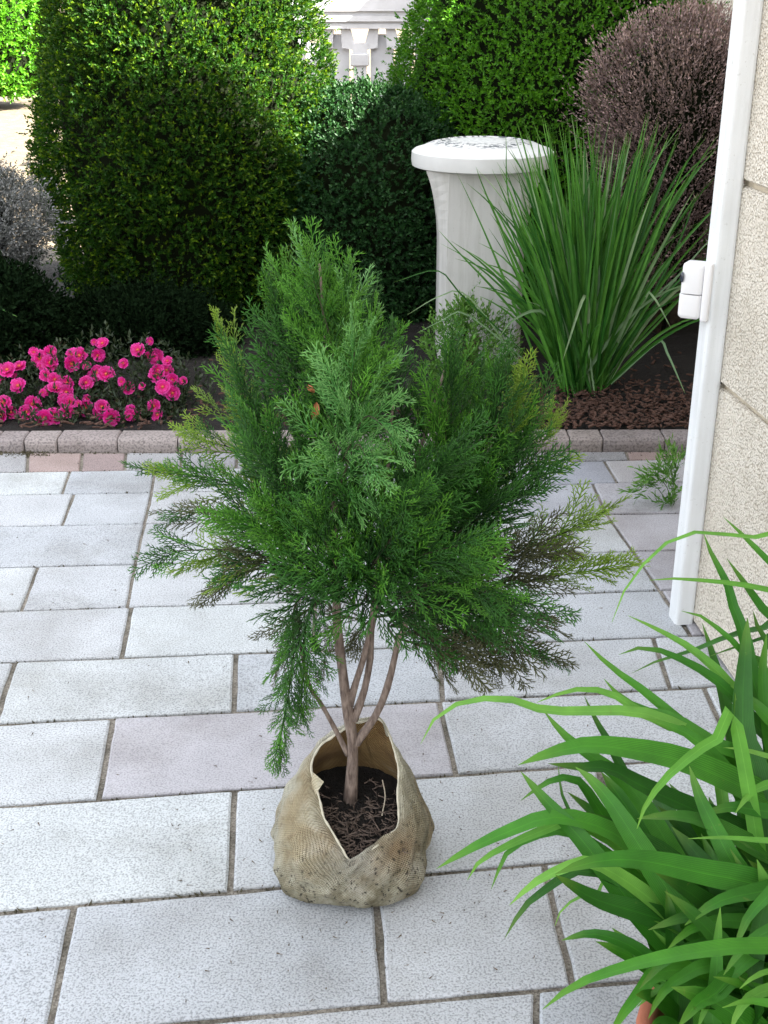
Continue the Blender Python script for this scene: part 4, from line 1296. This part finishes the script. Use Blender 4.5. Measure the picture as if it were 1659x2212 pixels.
def build_tree():
    base = gp(757, 1722, .12); base[1] = TREE_Y
    base = np.array([at(757, 1722, TREE_Y)[0], TREE_Y, at(757, 1722, TREE_Y)[2]])
    root = empty("young_conifer", base, "feathery young conifer with several slim stems growing in the sack", "tree")
    r = np.random.default_rng(11)
    STEMS = []
    def stem(px, r0, r1, dy=0.0, name="stem"):
        m = len(px)
        P = [at(x, y, TREE_Y + dy * i / (m - 1)) for i, (x, y) in enumerate(px)]
        P = spline(P, 22)
        STEMS.append(P)
        rad = np.interp(np.linspace(0, 1, 22), [0, .06, 1], [r0 * 1.25, r0, r1])
        rad = rad * (1 + .06 * np.sin(np.arange(22) * 1.9))
        return MB().tube(P, rad, 10).build(name, M_stem, root, origin=P[0], smooth=True)
    stem([(756, 1735), (762, 1640), (760, 1580), (750, 1530), (740, 1450), (730, 1370), (727, 1310), (722, 1150), (715, 950), (700, 700), (690, 570)], .0112, .0018, .0, "trunk")
    stem([(755, 1522), (770, 1470), (786, 1420), (799, 1365), (806, 1310), (830, 1100), (850, 850)], .0062, .0018, -.01)
    stem([(763, 1556), (786, 1495), (800, 1420), (808, 1330), (870, 1100), (960, 800)], .0068, .0018, .04)
    stem([(768, 1606), (812, 1545), (838, 1480), (856, 1405), (868, 1365), (950, 1200), (1080, 900)], .0072, .0018, .03)
    stem([(752, 1630), (717, 1562), (692, 1518), (668, 1480), (650, 1400), (640, 1300)], .0048, .0018, -.03)
    # shared spray meshes: six shapes in each colour
    arr = [frond_mesh(100 + s, None, 1.0) for s in range(14)]
    lib = {}
    for ci, m in enumerate(M_fol):
        for s, (V, F, T) in enumerate(arr):
            rn = np.repeat(np.random.default_rng(s).uniform(0, 1, len(V) // 7 + 1), 7)[:len(V)]
            lib[ci, s] = mesh("frond", V, F, m, False, {'tip': T ** 1.7 * .95, 'rnd': rn})  # dark spray bases put the crown's inner shade into the colour
    items = []
    for bi, (px, d0, d1, cnt, L, cols) in enumerate(BOUGHS):
        m = len(px)
        if py_up(px): px = [(x, y + sh) for (x, y), sh in zip(px, np.linspace(0, 66 if bi == 6 else (48 if px[-1][0] > 880 else 26), m))]
        L = L * .86
        P = [at(x, y, TREE_Y + d0 + (d1 - d0) * i / (m - 1)) for i, (x, y) in enumerate(px)]
        S_ = np.vstack(STEMS); dd = np.linalg.norm(S_ - P[0], axis=1) + np.where(S_[:, 2] > P[0][2] + .03, 1.0, 0) + np.where(S_[:, 2] < .40, 1.0, 0)
        P = spline([S_[int(np.argmin(dd))]] + P, 24)
        tan = nrm(np.gradient(P, axis=0))
        br = MB().tube(P, np.linspace(.0028, .0008, 24), 6).build("branch", M_twig, root, origin=P[0], smooth=True)
        cnt = int(cnt * 1.28)
        for k in range(cnt):
            t = .16 + .82 * (k + r.uniform(0, .8)) / cnt
            f = min(t, .999) * 23; i = int(f)
            p = P[i] + (P[i + 1] - P[i]) * (f - i)
            tg = tan[i]
            u = nrm(np.cross(tg, [0, 1, .2])); w = np.cross(u, tg)
            ph = k * 2.4 + r.uniform(-.6, .6)
            a = np.interp(t, [0, .8, 1], [.95, .6, .12]) * r.uniform(.75, 1.2)
            side = u * math.cos(ph) + w * math.sin(ph) * .8
            d = nrm(tg * math.cos(a) + side * math.sin(a) + np.array([0, 0, .10 if py_up(px) else -.06]))
            tip = p + d * L
            tp = (tip[0], tip[1] * CP - (tip[2] - CAM_H) * SP, tip[1] * SP + (tip[2] - CAM_H) * CP)
            tx, ty = CX + F_PX * tp[0] / tp[1], CY - F_PX * tp[2] / tp[1]
            if 672 < tx < 885 and ty > 1330 + 25 * math.sin(k * 1.7) and cols != [4] and px[-1][1] < 1500: continue
            n = nrm(side + r.normal(0, .55, 3) + np.array([0, -.5, .2]))
            sd = nrm(np.cross(d, n)); n = np.cross(sd, d)
            l = L * np.interp(t, [0, .5, 1], [1.05, 1.0, .72]) * r.uniform(.65, 1.25)
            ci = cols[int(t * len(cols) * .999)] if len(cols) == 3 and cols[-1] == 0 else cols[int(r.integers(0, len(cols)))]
            if ci == 1 and (d0 + d1 > .03 or t < .45) and r.uniform() < .72: ci = 2  # rear and inner sprays coloured deeper to paint the crown's shade
            Mx = Matrix(((sd[0], d[0], n[0], 0), (sd[1], d[1], n[1], 0), (sd[2], d[2], n[2], 0), (0, 0, 0, 1))).to_3x3().to_4x4()
            items.append((p, Mx, l, ci, int(r.integers(0, 14)), br))
    # nearest sprays are parts of their branch; the rest is one mass of foliage
    items.sort(key=lambda it: it[0][1])
    near, rest = items[:300], items[300:]
    for p, Mx, l, ci, s, br in near:
        o = bpy.data.objects.new("frond", lib[ci, s]); COL.objects.link(o)
        o.parent = br
        o.matrix_local = Matrix.Translation(Vector(p - WO[br.name])) @ Mx @ Matrix.Scale(l, 4)
    by = {}
    for it in rest: by.setdefault(it[3], []).append(it)
    mats = list(M_fol); AV, AF, AT, AR, MI = [], [], [], [], []
    off = 0
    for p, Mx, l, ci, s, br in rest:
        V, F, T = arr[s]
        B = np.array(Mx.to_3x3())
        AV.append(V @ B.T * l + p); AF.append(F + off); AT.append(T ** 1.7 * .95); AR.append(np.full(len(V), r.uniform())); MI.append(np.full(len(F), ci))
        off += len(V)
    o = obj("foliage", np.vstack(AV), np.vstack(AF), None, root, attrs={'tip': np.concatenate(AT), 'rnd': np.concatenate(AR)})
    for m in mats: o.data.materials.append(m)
    o.data.polygons.foreach_set('material_index', np.concatenate(MI).astype(np.int32))
    o.data.update()
    o["kind"] = "stuff"
    # two withered leaves caught among the twigs
    for k, (a, b, w) in enumerate((((664, 832), (676, 852), .010), ((676, 905), (684, 868), .012))):
        P = spline([at(*a, TREE_Y - .02), at((a[0] + b[0]) / 2 + 2, (a[1] + b[1]) / 2, TREE_Y - .03), at(*b, TREE_Y - .02)], 7)
        V, F, A = ribbon(P, strap_width(7, w, .5, .2), [0.2, -1, .2], .2)
        lf = obj("withered_leaf", V, F, simple("withered_leaf%d" % k, (.42, .15, .06), .7, .25, 60), root, origin=P[0], smooth=True, attrs=A)

def py_up(px):
    return px[-1][1] < px[0][1] - 120
build_tree()

# ------------------------------------------------------------------ potted strap-leaved plant
def build_potted():
    pc = ad(1650, 2320, 1.42)
    zr = pc[2]
    cx, cy = pc[0] + .045, pc[1] + .03
    pot = empty("terracotta_pot", (cx, cy, 0), "terracotta pot under the broad green leaves at the lower right corner", "pot")
    n = 40
    RR = .185
    prof = [(.115, 0.0), (.125, .004), (.168, zr - .055), (.180, zr - .052), (RR, zr - .048), (RR + .003, zr - .006), (RR - .002, zr), (RR - .016, zr), (RR - .020, zr - .006), (RR - .028, zr - .05)]
    rings = [[(cx + q * math.cos(6.28319 * k / n), cy + q * math.sin(6.28319 * k / n), z) for k in range(n)] for q, z in prof]
    MB().loft(rings, True, False).build("pot_wall", M_terracotta, pot, smooth=True)
    r = np.random.default_rng(17)
    V, F = [], []
    for j in range(9):
        for k in range(n):
            q = (RR - .024) * j / 8
            V.append((cx + q * math.cos(6.28319 * k / n), cy + q * math.sin(6.28319 * k / n), zr - .035 + r.normal(0, .004)))
    F = [[j * n + k, j * n + (k + 1) % n, (j + 1) * n + (k + 1) % n, (j + 1) * n + k] for j in range(8) for k in range(n)]
    obj("potting_soil", V, [f[::-1] for f in F], M_soil, pot, smooth=True)

    plant = empty("strap_leaf_plant", (cx, cy, zr - .04), "lush plant with long arching strap leaves in the foreground corner", "plant")
    cpt = np.array([cx, cy, zr - .03])
    def D(x, y): return 898.6 + .492 * x, 1123 + .492 * y
    # leaf paths read off the picture from the far end of the visible base to the tip; depth at base and tip; width in picture units
    L = [
        ([(1700, 1890), (1560, 1880), (1400, 1878), (1150, 1912), (900, 1972), (700, 2045), (555, 2150)], 1.26, 1.16, 78, 0),
        ([(1250, 2000), (1060, 1990), (980, 2080), (900, 2180), (850, 2270)], 1.34, 1.28, 66, 0),
        ([(1322, 2260), (1320, 2000), (1326, 1850), (1336, 1700)], 1.30, 1.30, 62, 0),
        ([(1150, 2010), (1050, 1950), (960, 1880), (850, 1832), (750, 1818), (640, 1846)], 1.40, 1.42, 58, 0),
        ([(1700, 2130), (1560, 2085), (1430, 2040), (1305, 2006)], 1.26, 1.24, 72, 0),
        ([(1420, 2020), (1310, 2085), (1230, 2130), (1150, 2230)], 1.29, 1.22, 82, 0),
        ([(1380, 2090), (1290, 2055), (1200, 2032), (1070, 2060), (970, 2140)], 1.33, 1.30, 56, 0),
        ([(1750, 1720), (1490, 1600), (1250, 1548), (1050, 1505), (900, 1490), (750, 1508), (610, 1556)], 1.38, 1.32, 96, 0),
        ([(1400, 1920), (1200, 1800), (1000, 1730), (800, 1670), (690, 1610), (612, 1560)], 1.42, 1.36, 88, 1),
        ([(1300, 1900), (1100, 1720), (900, 1570), (760, 1505), (640, 1535), (520, 1595), (410, 1692)], 1.42, 1.36, 62, 2),
        ([(1250, 1850), (1000, 1650), (760, 1540), (640, 1575), (560, 1630), (470, 1705), (390, 1836)], 1.44, 1.40, 46, 1),
        ([(1300, 1800), (1000, 1470), (800, 1345), (600, 1305), (420, 1362), (250, 1440), (90, 1532)], 1.46, 1.42, 74, 0),
        ([(1250, 1800), (900, 1440), (680, 1332), (560, 1362), (400, 1432), (280, 1500), (225, 1582)], 1.47, 1.44, 44, 2),
        ([(1200, 1780), (820, 1450), (640, 1370), (520, 1392), (412, 1450), (370, 1520), (330, 1622)], 1.48, 1.46, 36, 0),
        ([(1300, 2060), (1100, 1860), (950, 1690), (800, 1495), (700, 1372), (560, 1222), (460, 1105)], 1.40, 1.46, 78, 0),
        ([(1420, 2060), (1290, 1880), (1080, 1585), (950, 1382), (850, 1232), (760, 1130), (700, 1085)], 1.38, 1.46, 90, 0),
        ([(1800, 1350), (1545, 1225), (1350, 1132), (1150, 1052), (950, 1010), (760, 990), (600, 1022), (450, 1076)], 1.52, 1.46, 104, 0),
        ([(1500, 1450), (1350, 1330), (1200, 1262), (1000, 1172), (850, 1092), (720, 1088), (580, 1070)], 1.50, 1.47, 88, 1),
        ([(1400, 880), (1330, 955), (1240, 1010), (1100, 1130), (1010, 1250), (970, 1356)], 1.42, 1.34, 46, 2),
        ([(1700, 1950), (1545, 1722), (1400, 1522), (1310, 1352), (1240, 1202), (1200, 1080)], 1.38, 1.42, 82, 0),
        ([(1750, 1180), (1545, 1082), (1300, 982), (1100, 882), (950, 842), (700, 842), (560, 838), (450, 797), (300, 786), (150, 822), (60, 900), (20, 985)], 1.56, 1.52, 44, 2),
        ([(1300, 1000), (1100, 902), (950, 822), (870, 770), (760, 742), (650, 756), (530, 802)], 1.56, 1.54, 36, 2),
        ([(1750, 1370), (1545, 1202), (1300, 1002), (1130, 862), (1000, 752), (850, 642), (740, 535)], 1.55, 1.60, 52, 0),
        ([(1500, 1120), (1300, 982), (1130, 872), (1000, 838), (900, 780), (825, 698)], 1.54, 1.58, 58, 0),
        ([(1700, 1120), (1545, 962), (1400, 782), (1300, 692), (1180, 622), (1060, 572), (950, 566), (890, 592)], 1.58, 1.60, 54, 0),
        ([(1550, 900), (1400, 750), (1300, 640), (1200, 562), (1150, 530), (1040, 472), (930, 420)], 1.60, 1.64, 48, 2),
        ([(1800, 100), (1545, 82), (1400, 70), (1240, 54), (1120, 90), (1020, 172), (920, 302), (860, 450)], 1.56, 1.50, 24, 2),
        ([(1750, 350), (1545, 310), (1420, 282), (1300, 270), (1150, 258), (1025, 265)], 1.60, 1.58, 28, 2),
        ([(1560, 1000), (1480, 700), (1440, 500), (1400, 402), (1360, 262), (1310, 180), (1262, 58)], 1.60, 1.66, 50, 0),
        ([(1750, 400), (1545, 182), (1450, 82), (1350, -12)], 1.62, 1.66, 46, 0),
        ([(1750, 640), (1545, 422), (1450, 292), (1365, 170)], 1.58, 1.62, 70, 0),
        ([(1560, 720), (1450, 602), (1380, 522), (1340, 488), (1250, 422), (1165, 400)], 1.62, 1.64, 36, 0),
        ([(1700, 420), (1545, 472), (1400, 502), (1190, 585), (1080, 612), (950, 672)], 1.64, 1.64, 36, 1),
        ([(1700, 470), (1545, 512), (1400, 560), (1280, 602)], 1.65, 1.66, 26, 1),
        ([(1500, 1150), (1440, 960), (1436, 760), (1448, 560), (1456, 430)], 1.52, 1.60, 86, 1),
        ([(1800, 1050), (1600, 920), (1480, 800), (1380, 728)], 1.54, 1.58, 84, 0),
        ([(1000, 1250), (900, 1085), (840, 962), (790, 882), (740, 775)], 1.56, 1.60, 44, 1),
        ([(1000, 1250), (860, 1102), (720, 1002), (640, 932), (560, 838)], 1.52, 1.54, 58, 0),
        ([(900, 1400), (790, 1252), (720, 1152), (640, 1132), (560, 1162), (460, 1232)], 1.52, 1.50, 46, 0),
        ([(760, 1450), (690, 1310), (640, 1200), (625, 1080)], 1.54, 1.56, 22, 1),
        ([(1800, 1600), (1545, 1472), (1450, 1422), (1300, 1342), (1150, 1302), (970, 1312)], 1.44, 1.40, 100, 1),
        ([(1800, 1440), (1545, 1412), (1350, 1396), (1195, 1400)], 1.34, 1.32, 36, 2),
        ([(1800, 1080), (1545, 1042), (1450, 1012), (1350, 1000)], 1.48, 1.46, 62, 2),
        ([(1800, 1720), (1545, 1542), (1450, 1450), (1370, 1395)], 1.42, 1.42, 94, 1),
        ([(1300, 1720), (1100, 1502), (950, 1402), (800, 1322), (690, 1288)], 1.46, 1.46, 108, 1),
        ([(1800, 2160), (1545, 2122), (1450, 2112), (1345, 2142)], 1.22, 1.20, 50, 0),
        ([(880, 1600), (800, 1640), (720, 1652), (640, 1712), (610, 1782)], 1.48, 1.48, 20, 2),
        ([(1480, 2100), (1496, 1860), (1530, 1700), (1600, 1600)], 1.30, 1.34, 78, 1),
        ([(1450, 1250), (1250, 982), (1100, 902), (985, 868)], 1.52, 1.52, 58, 0),
        ([(1600, 1700), (1480, 1300), (1420, 1020), (1400, 760)], 1.50, 1.56, 62, 0),
        ([(1650, 1400), (1560, 1000), (1520, 700), (1540, 500)], 1.54, 1.60, 66, 0),
        ([(1700, 900), (1600, 640), (1500, 470), (1480, 400)], 1.60, 1.64, 50, 1),
        ([(1500, 1930), (1400, 1990), (1300, 2090), (1235, 2240)], 1.31, 1.25, 66, 0),
        ([(1330, 1960), (1180, 2000), (1080, 2080), (1020, 2190)], 1.33, 1.27, 60, 0),
        ([(1400, 1880), (1220, 1880), (1080, 1950), (980, 2060)], 1.36, 1.30, 54, 1),
        ([(1650, 2060), (1500, 2080), (1420, 2150), (1380, 2250)], 1.25, 1.20, 64, 2),
        ([(1600, 1800), (1400, 1740), (1200, 1740), (1020, 1800)], 1.38, 1.36, 70, 1),
        ([(1700, 1560), (1560, 1640), (1450, 1760), (1400, 1900)], 1.34, 1.28, 64, 0),
        ([(1700, 2000), (1600, 1980), (1500, 2000), (1420, 2060)], 1.24, 1.20, 60, 2),
        ([(1700, 1780), (1560, 1800), (1440, 1880), (1350, 2000)], 1.30, 1.24, 70, 0),
        ([(1650, 1650), (1480, 1640), (1320, 1680), (1180, 1780)], 1.36, 1.32, 72, 0),
        ([(1500, 1780), (1340, 1760), (1200, 1800), (1100, 1890)], 1.37, 1.33, 60, 0),
        ([(1700, 1330), (1520, 1280), (1380, 1260), (1240, 1300)], 1.44, 1.42, 70, 0),
        ([(1700, 1180), (1580, 1160), (1480, 1190), (1400, 1290)], 1.46, 1.42, 58, 2),
        ([(1420, 1950), (1250, 1930), (1130, 1880), (1040, 1800)], 1.36, 1.38, 52, 0),
    ]
    def leaf(P, w, mat, n=22):
        P = spline(P, n)
        toc = nrm(np.array([0, 0, CAM_H]) - P.mean(0))
        hint = nrm(np.array([0, 0, .75]) + .75 * toc + r.normal(0, .12, 3))
        V, F, A = ribbon(P, strap_width(n, w, .45, .5), hint, .10, np.linspace(r.normal(0, .15), r.normal(0, .35), n))
        obj("leaf", V, F, mat, plant, origin=P[0], smooth=True, attrs=A)
    mm = [M_strap, M_strap_dark, M_strap_pale]
    for pts, d0, d1, w, mi in L:
        m = len(pts)
        P = [ad(*D(x, y), d0 + (d1 - d0) * i / (m - 1)) for i, (x, y) in enumerate(pts)]
        # run the hidden foot of the leaf down into the pot
        foot = cpt + np.array([r.normal(0, .05), r.normal(0, .05), -.02])
        j = P[0]
        P = [foot, foot * .55 + j * .45 + np.array([0, 0, .03])] + P
        leaf(P, 1.5 * w * .492 / F_PX * (d0 + d1) / 2, mm[mi], 26)
    # more leaves deep inside the clump and out of the frame to the right
    for i in range(110):
        az = r.uniform(0, 6.28); lean = abs(r.normal(.5, .3)); Ln = r.uniform(.3, .62); curl = r.uniform(.5, 1.5)
        if math.cos(az) < -.2 or math.sin(az) < -.55:
            Ln *= .62; lean *= .6
        p = cpt + np.array([r.normal(0, .06), r.normal(0, .06), -.02]); pts = [p]
        for k in range(8):
            a = lean + curl * (k / 8) ** 1.6
            pts.append(pts[-1] + np.array([math.sin(a) * math.cos(az), math.sin(a) * math.sin(az), math.cos(a)]) * Ln / 8)
        leaf(pts, r.uniform(.024, .042), mm[int(r.choice([0, 1, 1]))], 14)
build_potted()

# ------------------------------------------------------------------ small growth
def build_small():
    r = np.random.default_rng(31)
    c = gp(1462, 1085, 0)
    c[0] += .0
    root = empty("weed_tuft", c, "feathery green weed growing at the foot of the white trim", "weed")
    P, N = [], []
    for k in range(46):
        px, py = r.normal(1452, 14), r.uniform(985, 1060)
        p = at(min(px, 1474), py, c[1] + r.normal(.06, .05)); P.append(p); N.append((r.normal(-.3, .3), -.3, .8))
    for k in range(26):
        t = r.uniform(0, 1); p = at(1385 + 60 * t + r.normal(0, 4), 1052 - 18 * t + r.normal(0, 10), c[1] - .02); P.append(p); N.append((-1, -.2, -.1))
    for k in range(16):
        p = at(r.normal(1440, 14), r.normal(1085, 14), c[1] - .02); P.append(p); N.append((r.normal(-.5, .4), -.3, .2))
    V, F, rn, tp = sprigs(np.array(P), nrm(np.array(N)), 8, .06, .030, .006, .2, .3, .8)
    obj("foliage", V, F, M_weed, root, attrs={'rnd': rn, 'tip': tp})
    for pts in ([(1455, 1110), (1425, 1060), (1400, 1045), (1365, 1062)], [(1455, 1115), (1440, 1050), (1420, 1030), (1428, 1000)], [(1460, 1120), (1455, 1060), (1450, 1000)], [(1455, 1100), (1420, 1095), (1405, 1105), (1412, 1130)]):
        MB().tube(spline([at(x, y, c[1] - .01) for x, y in pts], 9), np.linspace(.0016, .0007, 9), 5).build("stalk", M_weed_stalk, root)
    # strap leaves leaning in from beyond the left edge
    b = np.array([at(-90, 800, 4.9)[0], 4.9, .03])
    root = empty("edge_plant", b, "plant whose narrow leaf tips poke in at the left edge above the pink flowers", "plant")
    for pts, w in (([(-100, 700), (-30, 660), (46, 688)], .016), ([(-95, 880), (-40, 820), (16, 834)], .016), ([(-100, 800), (-120, 600), (-160, 480)], .016), ([(-95, 800), (-60, 620), (-70, 520)], .015), ([(-110, 800), (-170, 700), (-240, 680)], .016)):
        P = spline([b] + [at(x, y, 4.8) for x, y in pts], 16)
        V, F, A = ribbon(P, strap_width(16, w, .4, .5), nrm([0, -.6, .8]), .12)
        obj("leaf", V, F, M_blade, root, origin=P[0], smooth=True, attrs=A)
    # moss and dry crumbs in the joints by the kerb
    tag_root = []
    LV, LF = [], []
    for k in range(900):
        if k < 260: g = gp(r.uniform(-5, 105), r.normal(981, 3), 0)
        elif k < 520: g = gp(r.uniform(-200, 1500), 979 + r.normal(0, 2), 0)
        else:
            ln = ROWS[int(r.integers(1, 10))]; x = r.uniform(-100, 1500); g = gp(x, ln[0] + (ln[1] - ln[0]) * x / 1500 + r.normal(0, 1.2), 0)
        h = r.uniform(.002, .007) if k < 520 else r.uniform(.0015, .004)
        b = len(LV); a = r.uniform(0, 6.28)
        for q in range(3): LV.append(g + np.array([math.cos(a + q * 2.1) * h, math.sin(a + q * 2.1) * h, -.005]))
        LV.append(g + np.array([r.normal(0, h), r.normal(0, h), h * .9]))
        LF += [[b, b + 1, b + 3], [b + 1, b + 2, b + 3], [b + 2, b, b + 3]]
    tag(obj("joint_crumbs", LV, LF, simple("moss_crumbs", (.07, .062, .035), .95, .6, 50), origin=(0, 3, 0)), "specks of moss and grit along the slab joints", "moss", kind='stuff')
def fallen_needles():
    r = np.random.default_rng(77)
    LV, LF = [], []
    for k in range(260):
        a = r.uniform(0, 6.28); q = .16 + abs(r.normal(0, .22))
        if k > 150: x, y = r.uniform(-1.3, .7), r.uniform(1.3, 4.0)
        else: x, y = SKC[0] + q * math.cos(a), SKC[1] + q * math.sin(a)
        b = r.uniform(0, 6.28); L = r.uniform(.003, .014); w = r.uniform(.0007, .0016)
        d = np.array([math.cos(b), math.sin(b), 0]); sd = np.array([-d[1], d[0], 0]); p = np.array([x, y, .0025]); i = len(LV)
        LV += [p + sd * w, p - sd * w, p + np.array([0, 0, w * 1.5]), p + d * L]
        LF += [[i, i + 3, i + 2], [i + 2, i + 3, i + 1], [i + 1, i + 3, i]]
    tag(obj("fallen_needles", LV, LF, simple("fallen_needle", (.10, .07, .04), .9, .6, 40), origin=(0, 2, 0)), "scattered dry needles and crumbs on the paving round the sack", "litter", kind='stuff')
fallen_needles()
M_weed_stalk = simple("weed_stalk", (.08, .12, .04), .7, .3, 60)
build_small()
